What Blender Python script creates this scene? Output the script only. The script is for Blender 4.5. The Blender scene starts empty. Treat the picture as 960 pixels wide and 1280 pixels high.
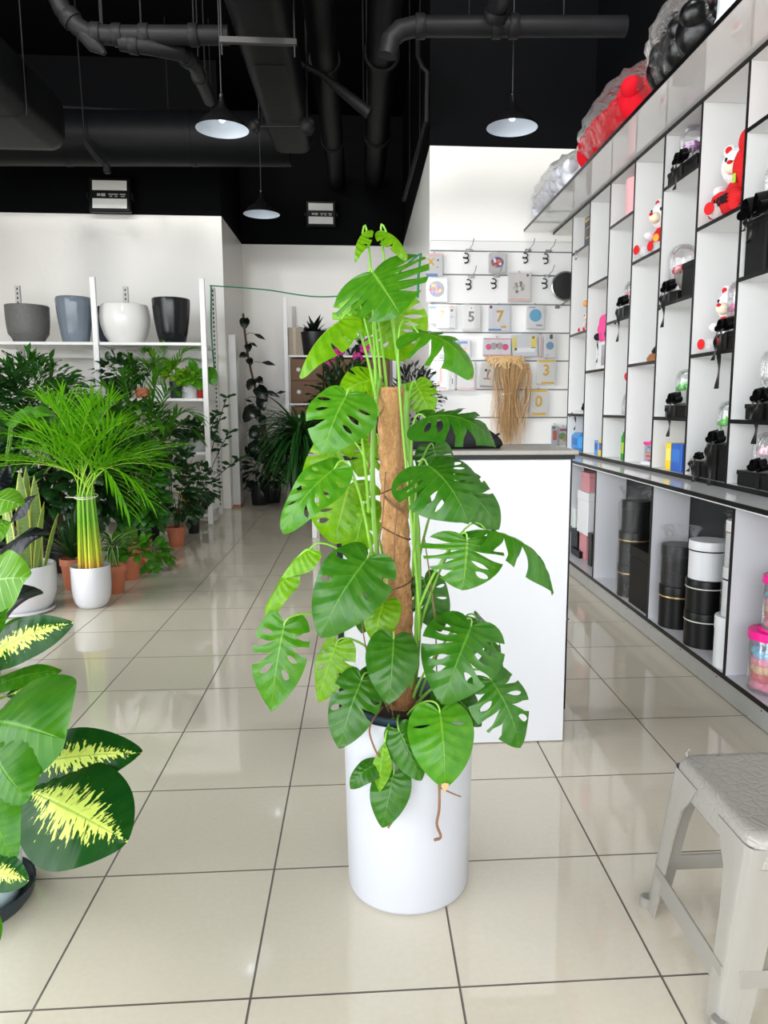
import bpy, math, random
import numpy as np
from mathutils import Vector, Matrix, Quaternion
random.seed(7); rng = np.random.default_rng(7)
PI = math.pi
SC = bpy.context.scene
COL = SC.collection

# ------------------------------------------------------------------ camera (measured from the floor tiles)
F_PX, CX_PX, PITCH, YAW, CAM_H = 933.1, 516.1, .1410, .0698, 1.40
def cam_rows():
    cp, sp, cy, sy = math.cos(PITCH), math.sin(PITCH), math.cos(YAW), math.sin(YAW)
    A = np.array([[1,0,0],[0,cp,-sp],[0,sp,cp]]) @ np.array([[cy,-sy,0],[0,0,-1],[sy,cy,0]])
    return A
RM = cam_rows()
def ray(u, v): return RM.T @ np.array([(u-CX_PX)/F_PX, (v-640)/F_PX, 1.0])
def at(u, v, y):
    d = ray(u, v); p = d*(y/d[1]); return Vector((p[0], y, p[2]+CAM_H))
def atx(u, v, x):
    d = ray(u, v); p = d*(x/d[0]); return Vector((x, p[1], p[2]+CAM_H))
def atz(u, v, z=0.0):
    d = ray(u, v); p = d*((z-CAM_H)/d[2]); return Vector((p[0], p[1], z))
cam = bpy.data.cameras.new('camera'); cam_o = bpy.data.objects.new('camera', cam); COL.objects.link(cam_o)
cam.sensor_fit = 'HORIZONTAL'; cam.sensor_width = 36; cam.lens = F_PX/960*36
cam.shift_x = -(CX_PX-480)/960; cam.clip_start = .05; cam.clip_end = 60
M3 = Matrix((RM[0], -RM[1], -RM[2])).transposed()
cam_o.matrix_world = Matrix.Translation((0,0,CAM_H)) @ M3.to_4x4()
SC.camera = cam_o

# ------------------------------------------------------------------ materials
def lin(c):
    if isinstance(c, str):
        c = [int(c[i:i+2], 16) for i in (0,2,4)]
    o = []
    for x in c[:3]:
        x = x/255
        o.append(x/12.92 if x <= .04045 else ((x+.055)/1.055)**2.4)
    return (*o, 1)
MATS = {}
class NT:
    def __init__(s, name):
        s.m = bpy.data.materials.new(name); s.m.use_nodes = True
        s.t = s.m.node_tree; s.t.nodes.clear()
        s.out = s.t.nodes.new('ShaderNodeOutputMaterial')
    def n(s, typ, **kw):
        nd = s.t.nodes.new('ShaderNode'+typ)
        for k, v in kw.items():
            if k.startswith('i_'):
                key = k[2:]; key = int(key) if key.isdigit() else key.replace('_', ' ')
                if hasattr(v, 'is_linked'): s.t.links.new(v, nd.inputs[key])
                else: nd.inputs[key].default_value = v
            else: setattr(nd, k, v)
        return nd
    def math(s, op, a, b=0.0, c=0.0, clamp=False):
        nd = s.t.nodes.new('ShaderNodeMath'); nd.operation = op; nd.use_clamp = clamp
        for i, v in enumerate((a, b, c)):
            if hasattr(v, 'is_linked'): s.t.links.new(v, nd.inputs[i])
            else: nd.inputs[i].default_value = v
        return nd.outputs[0]
    def mix(s, f, a, b, typ='MIX'):
        nd = s.t.nodes.new('ShaderNodeMix'); nd.data_type = 'RGBA'; nd.blend_type = typ
        for i, v in ((0, f), (6, a), (7, b)):
            if hasattr(v, 'is_linked'): s.t.links.new(v, nd.inputs[i])
            else: nd.inputs[i].default_value = v
        return nd.outputs[2]
    def link(s, a, b): s.t.links.new(a, b)
def mat(name, col, rough=.5, metal=0, spec=.5, var=.06, scale=8, bump=0, bscale=60, trans=0, ior=1.45, emit=0, coat=0, alpha=1):
    if name in MATS: return MATS[name]
    N = NT(name); c = lin(col)
    tc = N.n('TexCoord')
    nz = N.n('TexNoise', i_Vector=tc.outputs['Object'], i_Scale=scale, i_Detail=3.0)
    f = N.math('MULTIPLY_ADD', nz.outputs['Fac'], 2*var, 1-var)
    hsv = N.n('HueSaturation', i_Value=f, i_Color=c)
    b = N.n('BsdfPrincipled', i_Base_Color=hsv.outputs[0], i_Roughness=rough, i_Metallic=metal, i_IOR=ior)
    b.inputs['Specular IOR Level'].default_value = spec
    b.inputs['Transmission Weight'].default_value = trans
    b.inputs['Coat Weight'].default_value = coat
    b.inputs['Alpha'].default_value = alpha
    if emit:
        b.inputs['Emission Color'].default_value = c; b.inputs['Emission Strength'].default_value = emit
    if bump:
        n2 = N.n('TexNoise', i_Vector=tc.outputs['Object'], i_Scale=bscale, i_Detail=2.0)
        bp = N.n('Bump', i_Strength=bump, i_Height=n2.outputs['Fac'], i_Distance=.01)
        N.link(bp.outputs[0], b.inputs['Normal'])
    N.link(b.outputs[0], N.out.inputs[0])
    MATS[name] = N.m; return N.m
def leaf_mat(name, col, vein, nv=9, rough=.35, trans=.3, veinw=.5, edge=None, pattern=None, spec=.34, lat=.5):
    """green leaf: uv.x = across (0..1, .5 is the midrib), uv.y = base to tip"""
    if name in MATS: return MATS[name]
    N = NT(name)
    uv = N.n('UVMap'); sx = N.n('SeparateXYZ', i_0=uv.outputs[0])
    u, v = sx.outputs[0], sx.outputs[1]
    au = N.math('ABSOLUTE', N.math('MULTIPLY_ADD', u, 2.0, -1.0))
    tc = N.n('TexCoord'); oi = N.n('ObjectInfo')
    nz = N.n('TexNoise', i_Vector=tc.outputs['Object'], i_Scale=7.0, i_Detail=3.0)
    base = N.n('HueSaturation', i_Color=lin(col), i_Value=N.math('MULTIPLY_ADD', nz.outputs['Fac'], .62, .56),
               i_Hue=N.math('MULTIPLY_ADD', nz.outputs['Fac'], -.05, .525)).outputs[0]
    base = N.mix(1.0, base, oi.outputs['Color'], 'MULTIPLY')
    # lateral veins
    ph = N.math('MULTIPLY', v, nv*1.0)
    fr = N.math('ABSOLUTE', N.math('SUBTRACT', N.math('FRACT', ph), .5))
    lv = N.math('SUBTRACT', 1.0, N.math('MULTIPLY', N.math('SUBTRACT', .5, fr), 14.0), clamp=True)
    lv = N.math('MULTIPLY', lv, N.math('SUBTRACT', 1.1, au), clamp=True)
    mv = N.math('SUBTRACT', 1.0, N.math('MULTIPLY', au, 22.0), clamp=True)
    c = base
    if pattern:
        pw = N.n('TexNoise', i_Vector=N.n('Mapping', i_Vector=uv.outputs[0], i_Scale=(4.0, 30.0, 1.0)).outputs[0], i_Scale=1.6, i_Detail=4.0)
        mask = N.math('SUBTRACT', N.math('MULTIPLY', pw.outputs['Fac'], 2.6), N.math('MULTIPLY_ADD', au, 1.3, .82))
        sp2 = N.math('MULTIPLY', N.math('MULTIPLY', v, N.math('SUBTRACT', 1.0, v)), 2.2)
        mask = N.math('MULTIPLY', N.math('ADD', mask, N.math('MULTIPLY_ADD', sp2, .8, -.45)), 14.0, clamp=True)
        c = N.mix(mask, c, lin(pattern))
    c = N.mix(N.math('MULTIPLY', lv, lat*veinw), c, lin(vein))
    c = N.mix(N.math('MULTIPLY', mv, veinw), c, lin(vein))
    if edge:
        ev = N.math('MULTIPLY', N.math('SUBTRACT', au, .74), 20.0, clamp=True)
        c = N.mix(ev, c, lin(edge))
    geo = N.n('NewGeometry')
    bk = N.mix(.35, c, lin(vein))
    c2 = N.mix(N.math('MULTIPLY', geo.outputs['Backfacing'], .6), c, bk)
    b = N.n('BsdfPrincipled', i_Base_Color=c2, i_Roughness=rough)
    b.inputs['Specular IOR Level'].default_value = spec
    hgt = N.math('ADD', N.math('MULTIPLY', fr, 1.2), N.math('MULTIPLY', mv, -1.0))
    bp = N.n('Bump', i_Strength=.45, i_Height=hgt, i_Distance=.004)
    N.link(bp.outputs[0], b.inputs['Normal'])
    tr = N.n('BsdfTranslucent', i_Color=N.n('HueSaturation', i_Color=c, i_Saturation=1.15, i_Value=1.7).outputs[0])
    mx = N.n('MixShader', i_0=trans); N.link(b.outputs[0], mx.inputs[1]); N.link(tr.outputs[0], mx.inputs[2])
    N.link(mx.outputs[0], N.out.inputs[0])
    MATS[name] = N.m; return N.m
def film_mat(name, tint=(255,255,255), op=.12, rough=.08, bump=.5, bs=26.0, fres=.7):
    """thin clear film / glass shell"""
    if name in MATS: return MATS[name]
    N = NT(name)
    tc = N.n('TexCoord'); nz = N.n('TexNoise', i_Vector=tc.outputs['Object'], i_Scale=bs, i_Detail=4.0)
    bp = N.n('Bump', i_Strength=bump if rough > .05 else .0, i_Height=nz.outputs['Fac'], i_Distance=.02)
    tr = N.n('BsdfTransparent', i_Color=lin(tint))
    gl = N.n('BsdfGlossy', i_Roughness=rough, i_Color=(1,1,1,1)); N.link(bp.outputs[0], gl.inputs['Normal'])
    fr = N.n('Fresnel', i_IOR=1.5); N.link(bp.outputs[0], fr.inputs['Normal'])
    f = N.math('ADD', N.math('MULTIPLY', fr.outputs[0], fres), op*.4, clamp=True)
    df = N.n('BsdfDiffuse', i_Color=(.9,.9,.92,1))
    m1 = N.n('MixShader', i_0=f); N.link(tr.outputs[0], m1.inputs[1]); N.link(gl.outputs[0], m1.inputs[2])
    m2 = N.n('MixShader', i_0=op*.7); N.link(m1.outputs[0], m2.inputs[1]); N.link(df.outputs[0], m2.inputs[2])
    N.link(m2.outputs[0], N.out.inputs[0]); MATS[name] = N.m; return N.m

# ------------------------------------------------------------------ mesh builder
class MB:
    def __init__(s): s.v = []; s.f = []; s.uv = []; s.n = 0
    def add(s, v, f, uv=None):
        v = np.asarray(v, float); s.v.append(v)
        s.f += [tuple(i+s.n for i in q) for q in f]
        s.uv.append(np.zeros((len(v), 2)) if uv is None else np.asarray(uv, float)); s.n += len(v); return s
    def box(s, x0, x1, y0, y1, z0, z1, b=0.0, rot=None, org=None):
        if b <= 0:
            v = [(x,y,z) for z in (z0,z1) for y in (y0,y1) for x in (x0,x1)]
            f = [(0,2,3,1),(4,5,7,6),(0,1,5,4),(2,6,7,3),(0,4,6,2),(1,3,7,5)]
        else:
            b = min(b, (x1-x0)*.49, (y1-y0)*.49, (z1-z0)*.49); v = []; f = []; idx = {}
            cx, cy, cz = (x0+x1)/2, (y0+y1)/2, (z0+z1)/2
            hx, hy, hz = (x1-x0)/2, (y1-y0)/2, (z1-z0)/2
            def p(sx, sy, sz, ax):
                k = (sx,sy,sz,ax)
                if k not in idx:
                    e = [hx-b, hy-b, hz-b]; e[ax] += b
                    idx[k] = len(v); v.append((cx+sx*e[0], cy+sy*e[1], cz+sz*e[2]))
                return idx[k]
            S = (-1,1)
            for a in range(3):
                o1, o2 = (a+1)%3, (a+2)%3
                for sa in S:
                    q = []
                    for s1, s2 in ((-1,-1),(1,-1),(1,1),(-1,1)):
                        sg = [0,0,0]; sg[a]=sa; sg[o1]=s1; sg[o2]=s2; q.append(p(*sg, a))
                    f.append(tuple(q if sa > 0 else q[::-1]))
                for s1 in S:
                    for s2 in S:
                        q = []
                        for sa, ax in ((-1,o1),(1,o1),(1,o2),(-1,o2)):
                            sg=[0,0,0]; sg[a]=sa; sg[o1]=s1; sg[o2]=s2; q.append(p(*sg, ax))
                        f.append(tuple(q if s1*s2 < 0 else q[::-1]))
            for sx in S:
                for sy in S:
                    for sz in S:
                        q = [p(sx,sy,sz,0), p(sx,sy,sz,1), p(sx,sy,sz,2)]
                        f.append(tuple(q if sx*sy*sz > 0 else q[::-1]))
        v = np.array(v, float)
        if rot is not None:
            o = np.array(org if org is not None else ((x0+x1)/2,(y0+y1)/2,(z0+z1)/2)); v = (v-o) @ np.array(rot).T + o
        return s.add(v, f)
    def lathe(s, prof, c=(0,0,0), n=40, ell=1.0, rip=None, close=False):
        """prof: list of (r, z)"""
        v = []; f = []
        m = len(prof)
        for r, z in prof:
            for k in range(n):
                a = 2*PI*k/n; rr = r*(1 if rip is None else rip(a, z))
                v.append((c[0]+rr*math.cos(a), c[1]+rr*ell*math.sin(a), c[2]+z))
        for i in range(m-1):
            for k in range(n):
                f.append((i*n+k, i*n+(k+1)%n, (i+1)*n+(k+1)%n, (i+1)*n+k))
        if prof[0][0] > 1e-5: f.append(tuple(range(n))[::-1])
        if prof[-1][0] > 1e-5 and close: f.append(tuple((m-1)*n+k for k in range(n)))
        return s.add(v, f)
    def ell(s, c, r, n=20, m=12, rot=None):
        v = []; f = []
        for i in range(m+1):
            th = PI*i/m
            for k in range(n):
                a = 2*PI*k/n
                v.append((r[0]*math.sin(th)*math.cos(a), r[1]*math.sin(th)*math.sin(a), -r[2]*math.cos(th)))
        for i in range(m):
            for k in range(n):
                f.append((i*n+k, i*n+(k+1)%n, (i+1)*n+(k+1)%n, (i+1)*n+k))
        v = np.array(v)
        if rot is not None: v = v @ np.array(rot).T
        return s.add(v+np.array(c), f)
    def tube(s, pts, r, n=8, flat=1.0, cap=True):
        P = [Vector(p) for p in pts]; m = len(P)
        R = r if hasattr(r, '__len__') else [r]*m
        v = []; f = []; up = None
        for i in range(m):
            t = (P[min(i+1,m-1)]-P[max(i-1,0)])
            t = t.normalized() if t.length > 1e-9 else Vector((0,0,1))
            if up is None:
                up = Vector((0,0,1)) if abs(t.z) < .9 else Vector((1,0,0))
            a = t.cross(up)
            if a.length < 1e-6: a = t.orthogonal()
            a.normalize(); b = a.cross(t).normalized(); up = b
            for k in range(n):
                an = 2*PI*k/n
                v.append(P[i] + a*(R[i]*math.cos(an)) + b*(R[i]*flat*math.sin(an)))
        for i in range(m-1):
            for k in range(n):
                f.append((i*n+k, i*n+(k+1)%n, (i+1)*n+(k+1)%n, (i+1)*n+k))
        if cap:
            f.append(tuple(range(n))[::-1]); f.append(tuple((m-1)*n+k for k in range(n)))
        uv = [(k/n, i/max(1,m-1)) for i in range(m) for k in range(n)]
        return s.add([tuple(q) for q in v], f, uv)
    def prism(s, poly, fn):
        """poly: 2D outline; fn(x, y, side 0/1) -> 3D"""
        n = len(poly)
        v = [fn(x,y,0) for x,y in poly]+[fn(x,y,1) for x,y in poly]
        f = [tuple(range(n))[::-1], tuple(range(n,2*n))]+[(i,(i+1)%n,n+(i+1)%n,n+i) for i in range(n)]
        return s.add(v, f)
    def quad(s, a, b, c, d): return s.add([a,b,c,d], [(0,1,2,3)], [(0,0),(1,0),(1,1),(0,1)])
    def leaf(s, L, M): # place a unit leaf (v, f, uv) with 4x4
        A = np.array(M); return s.add(L[0] @ A[:3,:3].T + A[:3,3], L[1], L[2])
    def mesh(s, name, smooth=True, auto=None):
        me = bpy.data.meshes.new(name)
        V = np.concatenate(s.v) if s.v else np.zeros((0,3))
        me.from_pydata(V.tolist(), [], s.f)
        U = np.concatenate(s.uv) if s.uv else np.zeros((0,2))
        li = np.empty(len(me.loops), dtype=np.int32); me.loops.foreach_get('vertex_index', li)
        me.uv_layers.new(name='UVMap').data.foreach_set('uv', U[li].ravel())
        if smooth:
            me.polygons.foreach_set('use_smooth', [True]*len(me.polygons))
            if auto is not None:
                import bmesh
                bm = bmesh.new(); bm.from_mesh(me)
                for e in bm.edges:
                    if len(e.link_faces) == 2 and e.calc_face_angle(0) > auto: e.smooth = False
                bm.to_mesh(me); bm.free()
        me.update(); return me
    def build(s, name, m, parent=None, smooth=True, auto=.6):
        return put(name, s.mesh(name, smooth, auto), m, parent)
def put(name, me, m, parent=None, mw=None):
    o = bpy.data.objects.new(name, me); COL.objects.link(o)
    if m is not None and len(me.materials) == 0: me.materials.append(m)
    if parent is not None: o.parent = parent     # parts are given in the thing's own frame
    if mw is not None: o.matrix_local = mw
    return o
def thing(name, label, cat, loc=(0,0,0), rz=0, group=None):
    o = bpy.data.objects.new(name, None); COL.objects.link(o)
    o.empty_display_size = .05
    o.location = loc; o.rotation_euler = (0,0,rz); return tag(o, label, cat, group)
def tag(o, label, cat, group=None, kind=None):
    if label: o['label'] = label
    if cat: o['category'] = cat
    if group: o['group'] = group
    if kind: o['kind'] = kind
    return o
def struct(name, mb, m, parent=None, smooth=False):
    o = mb.build(name, m, parent, smooth=smooth)
    if parent is None: o['kind'] = 'structure'
    return o
def dup(root, loc, rz=None, label=None, group=None, sc=None):
    r = root.copy(); COL.objects.link(r); r.location = loc
    if rz is not None: r.rotation_euler = (0,0,rz)
    if sc is not None: r.scale = (sc,sc,sc)
    if label: r['label'] = label
    if group: r['group'] = group
    for ch in list(root.children):
        c = ch.copy(); COL.objects.link(c); c.parent = r
        for g in list(ch.children):
            d = g.copy(); COL.objects.link(d); d.parent = c
    return r
def text_mesh(s, size, depth=.002, bold=0.0):
    cu = bpy.data.curves.new('t', 'FONT'); cu.body = s; cu.size = size; cu.extrude = depth; cu.offset = bold
    cu.align_x = 'CENTER'; cu.align_y = 'CENTER'; cu.resolution_u = 3
    o = bpy.data.objects.new('t', cu); COL.objects.link(o)
    dg = bpy.context.evaluated_depsgraph_get(); me = bpy.data.meshes.new_from_object(o.evaluated_get(dg))
    bpy.data.objects.remove(o); bpy.data.curves.remove(cu); return me
def catmull(P, n=6):
    P = [np.array(p, float) for p in P]; Q = [2*P[0]-P[1]]+P+[2*P[-1]-P[-2]]; out = []
    for i in range(1, len(Q)-2):
        for k in range(n):
            t = k/n; a,b,c,d = Q[i-1],Q[i],Q[i+1],Q[i+2]
            out.append(.5*((2*b)+(-a+c)*t+(2*a-5*b+4*c-d)*t*t+(-a+3*b-3*c+d)*t**3))
    out.append(P[-1]); return out
def bez(a, b, c, d, n=10):
    a,b,c,d = map(Vector, (a,b,c,d)); o = []
    for i in range(n+1):
        t = i/n; o.append(a*(1-t)**3+b*3*t*(1-t)**2+c*3*t*t*(1-t)+d*t**3)
    return o
def frame(P, T, N):
    """4x4: local +Y runs from P to T (unit = length), local +Z near N"""
    P, T, N = Vector(P), Vector(T), Vector(N); d = T-P; L = d.length; y = d/L
    z = (N - y*N.dot(y))
    if z.length < 1e-4: z = y.orthogonal()
    z.normalize(); x = y.cross(z)
    M = Matrix((x*L, y*L, z*L)).transposed().to_4x4(); M.translation = P; return M
# ------------------------------------------------------------------ the setting
ZB = 3.856          # paint line: white below, black above
ZC = 5.75           # ceiling
YL, YA, YR = 10.35, 12.05, 7.5     # left back wall, alcove back wall, right pillar face
XA0, XA1 = -1.787, .686
XR, XL, YF = 2.28, -5.6, -4.2
X_LOW, X_UP, Z_LEDGE, Z_TOP = 1.69, 1.9, .975, 3.08

def floor_mat():
    N = NT('polished_beige_tiles'); tc = N.n('TexCoord'); sp = N.n('SeparateXYZ', i_0=tc.outputs['Object'])
    S = .5030
    fx = N.math('DIVIDE', N.math('SUBTRACT', sp.outputs[0], -.778), S); fy = N.math('DIVIDE', N.math('SUBTRACT', sp.outputs[1], 1.624), S)
    def edge(f):
        fr = N.math('FRACT', N.math('ADD', f, 40.0)); return N.math('MULTIPLY', N.math('MINIMUM', fr, N.math('SUBTRACT', 1.0, fr)), S)
    d = N.math('MINIMUM', edge(fx), edge(fy))
    g = N.math('LESS_THAN', d, .003)
    cmb = N.n('CombineXYZ', i_0=N.math('FLOOR', N.math('ADD', fx, 40.0)), i_1=N.math('FLOOR', N.math('ADD', fy, 40.0)))
    wn = N.n('TexWhiteNoise', i_Vector=cmb.outputs[0])
    nz = N.n('TexNoise', i_Vector=tc.outputs['Object'], i_Scale=60.0, i_Detail=4.0)
    n2 = N.n('TexNoise', i_Vector=tc.outputs['Object'], i_Scale=1.7, i_Detail=3.0)
    val = N.math('ADD', N.math('MULTIPLY_ADD', wn.outputs[0], .05, .92), N.math('MULTIPLY_ADD', nz.outputs['Fac'], .12, -.02))
    c = N.n('HueSaturation', i_Color=lin((208,200,183)), i_Value=val).outputs[0]
    c = N.mix(N.math('MULTIPLY', n2.outputs['Fac'], .25), c, lin((198,186,166)))
    dirt = N.n('TexNoise', i_Vector=tc.outputs['Object'], i_Scale=9.0, i_Detail=3.0)
    gc = N.mix(dirt.outputs['Fac'], lin((66,60,54)), lin((116,106,96)))
    c = N.mix(g, c, gc)
    b = N.n('BsdfPrincipled', i_Base_Color=c, i_IOR=1.55,
            i_Roughness=N.math('MULTIPLY_ADD', g, .5, N.math('MULTIPLY_ADD', n2.outputs['Fac'], .04, .025)))
    b.inputs['Specular IOR Level'].default_value = .65
    bp = N.n('Bump', i_Strength=.7, i_Height=N.math('MULTIPLY', N.math('MULTIPLY', d, 400.0, clamp=True), 1.0, clamp=True), i_Distance=.002)
    N.link(bp.outputs[0], b.inputs['Normal'])
    N.link(b.outputs[0], N.out.inputs[0]); return N.m
def wall_mat():
    N = NT('white_and_black_wall_paint'); geo = N.n('NewGeometry'); sp = N.n('SeparateXYZ', i_0=geo.outputs['Position'])
    f = N.math('GREATER_THAN', sp.outputs[2], ZB)
    nz = N.n('TexNoise', i_Vector=geo.outputs['Position'], i_Scale=2.0, i_Detail=4.0)
    w = N.n('HueSaturation', i_Color=lin((241,239,234)), i_Value=N.math('MULTIPLY_ADD', nz.outputs['Fac'], .05, .965)).outputs[0]
    c = N.mix(f, w, lin((8,9,11)))
    b = N.n('BsdfPrincipled', i_Base_Color=c, i_Roughness=N.math('MULTIPLY_ADD', f, .35, .33))
    N.link(N.math('MULTIPLY_ADD', f, -.44, .5), b.inputs['Specular IOR Level'])
    n2 = N.n('TexNoise', i_Vector=geo.outputs['Position'], i_Scale=18.0, i_Detail=2.0)
    bp = N.n('Bump', i_Strength=.08, i_Height=n2.outputs['Fac'], i_Distance=.02); N.link(bp.outputs[0], b.inputs['Normal'])
    N.link(b.outputs[0], N.out.inputs[0]); return N.m
WM = wall_mat()
M_white = mat('white_laminate', (222,222,221), .22, var=.02)
M_whitem = mat('white_powder_coat', (236,236,234), .35, var=.03)
M_black = mat('black_edge_band', (7,7,8), .35, spec=.3, var=.1)
M_ceil = mat('black_ceiling_paint', (5,6,7), .85, spec=.08, var=.2, bump=.2, bscale=20)
M_duct = mat('black_painted_duct', (13,14,16), .5, spec=.16, var=.25, bump=.15, bscale=12)
M_pipe = mat('dark_grey_pipe', (26,26,28), .5, spec=.2, var=.3, bump=.2, bscale=30)
M_steel = mat('galvanised_strut', (70,69,68), .5, metal=.6)

struct('floor', MB().box(XL, XR+.1, YF, 12.2, -.06, 0), floor_mat())
struct('ceiling', MB().box(XL-.1, XR+.2, YF, 12.2, ZC, ZC+.1), M_ceil)
struct('wall_back_left', MB().box(XL, XA0, YL, YL+.12, 0, ZC), WM)
struct('wall_alcove_left', MB().box(XA0-.12, XA0, YL+.12, YA, 0, ZC), WM)
struct('wall_back', MB().box(XA0-.12, XA1+.12, YA, YA+.12, 0, ZC), WM)
struct('wall_back_right', MB().box(XA1, XR+.1, YR, YR+.12, 0, ZC), WM)
struct('wall_alcove_right', MB().box(XA1, XA1+.12, YR+.12, YA, 0, ZC), WM)
struct('wall_right', MB().box(XR, XR+.12, YF, YR, 0, ZC), WM)
struct('wall_left', MB().box(XL-.12, XL, 4.6, YL+.12, 0, ZC), WM)
struct('wall_left_header', MB().box(XL-.12, XL, YF, 4.6, 4.6, ZC), WM)
# daylight storefront behind the camera; left glazing added, unseen, to brighten the right shelving
M_alu = mat('dark_window_frame', (40,40,42), .4, metal=.6)
fr = MB()
for k in range(6): fr.box(XL+k*(XR-XL)/5-.03, XL+k*(XR-XL)/5+.03, YF-.06, YF, 0, 4.6)
fr.box(XL, XR, YF-.06, YF, 4.55, 4.65).box(XL, XR, YF-.06, YF, 0, .06)
struct('window_1', fr, M_alu)
fr = MB()
for k in range(7): fr.box(XL-.08, XL-.02, YF+k*1.46-.03, YF+k*1.46+.03, 0, 4.6)
struct('added_window_2', fr, M_alu)
struct('wall_front', MB().box(XL, XR+.1, YF-.1, YF, 4.65, ZC), WM)
# unseen ground added outside so that light does not leak up from below
struct('unseen_ground_1', MB().box(-16, 14, -20, YF-.1, -.1, -.06), mat('pavement', (170,165,158), .8, bump=.2))

# ------------------------------------------------------------------ ceiling services
def pipe_thing(name, label, cat, pts, r, m=M_pipe, n=16, joints=(), flat=1.0, group=None, jr=1.18):
    t = thing(name, label, cat, tuple(pts[0]), group=group); o = Vector(pts[0])
    P = [Vector(p)-o for p in pts]
    MB().tube(P, r, n, flat=flat).build('run', m, t, auto=.7)
    r = r[0] if hasattr(r, '__len__') else r
    i = len(P)-2
    for f in (.25, .7):       # hanger rods up to the ceiling
        c = P[i].lerp(P[i+1], f)
        MB().tube([c+Vector((0,0,r)), (c.x, c.y, ZC-o.z)], .006, 6).build('hanger_rod', M_pipe, t)
    for j in joints:      # (segment index, fraction)
        i, f = j; a, b = P[i], P[i+1]; d = (b-a).normalized(); c = a.lerp(b, f)
        MB().tube([c-d*.035, c-d*.03, c+d*.03, c+d*.035], [r*jr*.96, r*jr, r*jr, r*jr*.96], n, flat=flat).build('coupling', m, t, auto=.7)
    return t
def oval_duct(name, label, a, b, w, h, cap=False):
    """flat duct with rounded edges running from a to b"""
    a, b = Vector(a), Vector(b); d = (b-a).normalized(); side = d.cross(Vector((0,0,1))).normalized(); up = side.cross(d)
    t = thing(name, label, 'duct', tuple(a)); sec = []
    rr = min(w, h)/2*.55
    for cx, cy, a0 in ((w/2-rr,h/2-rr,0),(-w/2+rr,h/2-rr,PI/2),(-w/2+rr,-h/2+rr,PI),(w/2-rr,-h/2+rr,1.5*PI)):
        for k in range(7): an = a0+k*PI/12; sec.append((cx+rr*math.cos(an), cy+rr*math.sin(an)))
    L = (b-a).length; st = [(0,1),(L,1)]
    if cap: st += [(L+.12,.97),(L+.22,.85),(L+.28,.6),(L+.3,.2)]
    v = []; f = []; n = len(sec)
    for s_, k in st: v += [tuple(d*s_+side*(x*k)+up*(y*k)) for x, y in sec]
    for i in range(len(st)-1): f += [(i*n+k, i*n+(k+1)%n, (i+1)*n+(k+1)%n, (i+1)*n+k) for k in range(n)]
    f += [tuple(range(n))[::-1], tuple((len(st)-1)*n+k for k in range(n))]
    MB().add(v, f).build('casing', M_duct, t, auto=.5)
    for q in (1.0, L-.8):
        for sg in (-1, 1):
            c = a.lerp(b, q/L)+side*(sg*(w/2+.01))
            MB().tube([tuple(c-a-up*h*.5), (c.x-a.x, c.y-a.y, ZC-a.z)], .006, 6).build('hanger_rod', M_pipe, t)
    q = 1.2
    while q < L-.1:
        MB().add([tuple(d*(q+e)+side*(x*1.012)+up*(y*1.012)) for e in (-.012,.012) for x,y in sec],
                 [(k,(k+1)%n,n+(k+1)%n,n+k) for k in range(n)]).build('seam', M_duct, t); q += 1.25
    return t
# wide duct crossing at the back (px row ~145..200) and its elbow at the right end
yh = 9.2; a = at(-60, 172, yh); b = at(338, 174, yh)
hd = pipe_thing('air_duct', 'wide black air duct crossing in front of the black back wall', 'duct', [a, b, at(362,174,yh)], .29, M_duct, 28, [(0,.35),(0,.75)], jr=1.02)
# long rectangular duct coming forward from it
p0, p1 = at(352, 165, 8.9), at(315, 0, 5.6)
zz = p0.z
dxl, dxr = atz(281, 20, zz-.23).x, atz(357, 20, zz-.23).x
DUCT_Z = zz-.23
oval_duct('air_duct', 'long black air duct running forward along the ceiling centre', ((dxl+dxr)/2, 3.0, zz), ((dxl+dxr)/2, 8.88, zz), dxr-dxl, .46)
q1, q2 = at(66, 110, 7.7), at(58, 184, 7.7)
hw, hh_ = 1.1, q1.z-q2.z
oval_duct('air_duct', 'big black rounded duct at the upper left corner with blunt end', (q1.x+.06-hw/2, 2.0, (q1.z+q2.z)/2), (q1.x+.06-hw/2, 7.7, (q1.z+q2.z)/2), hw, hh_, cap=True)
# pipes
yp = 6.2
pipe_thing('drain_pipe', 'grey drain pipe bending across the upper left ceiling', 'pipe',
    [at(60,-30,yp), at(78,12,yp), at(98,34,yp), at(112,42,yp), at(140,44,yp), at(286,44,yp)], .068, joints=[(1,.5),(3,.3),(4,.05),(4,.28),(4,.7)])
pipe_thing('drain_pipe', 'short grey branch pipe dropping off the drain pipe at upper left', 'pipe',
    [at(150,53,yp), at(185,58,yp), at(225,66,yp+.1), at(243,80,yp+.3), at(262,125,yp+1.6)], .06, joints=[(0,.5),(2,.5),(3,.3)])
pipe_thing('drain_pipe', 'grey stub pipe under the leftmost bend of the drain pipe', 'pipe',
    [at(105,42,yp), at(118,56,yp), at(126,62,yp), at(131,67,yp)], [.06,.06,.035,.02])
for (u0,v0,u1,v1,z,y1,r,lab) in ((402,0,424,250,4.75,11.9,.135,'straight black pipe running back over the alcove, left of the two long ones'),
                          (479,0,469,235,4.75,11.6,.15,'straight black pipe running back over the alcove, right of the two long ones')):
    d = ray(u0, v0+40); y0 = (z-CAM_H)/d[2]*d[1]; p = at(u0, v0+40, y0); x1 = p[0] + (0.0)
    pipe_thing('ceiling_pipe', lab, 'pipe', [(x1, 3.0, z), (x1, y1, z)], r, M_duct, 20, [(0,.3),(0,.36),(0,.55),(0,.8)])
yq = 5.9
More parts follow.
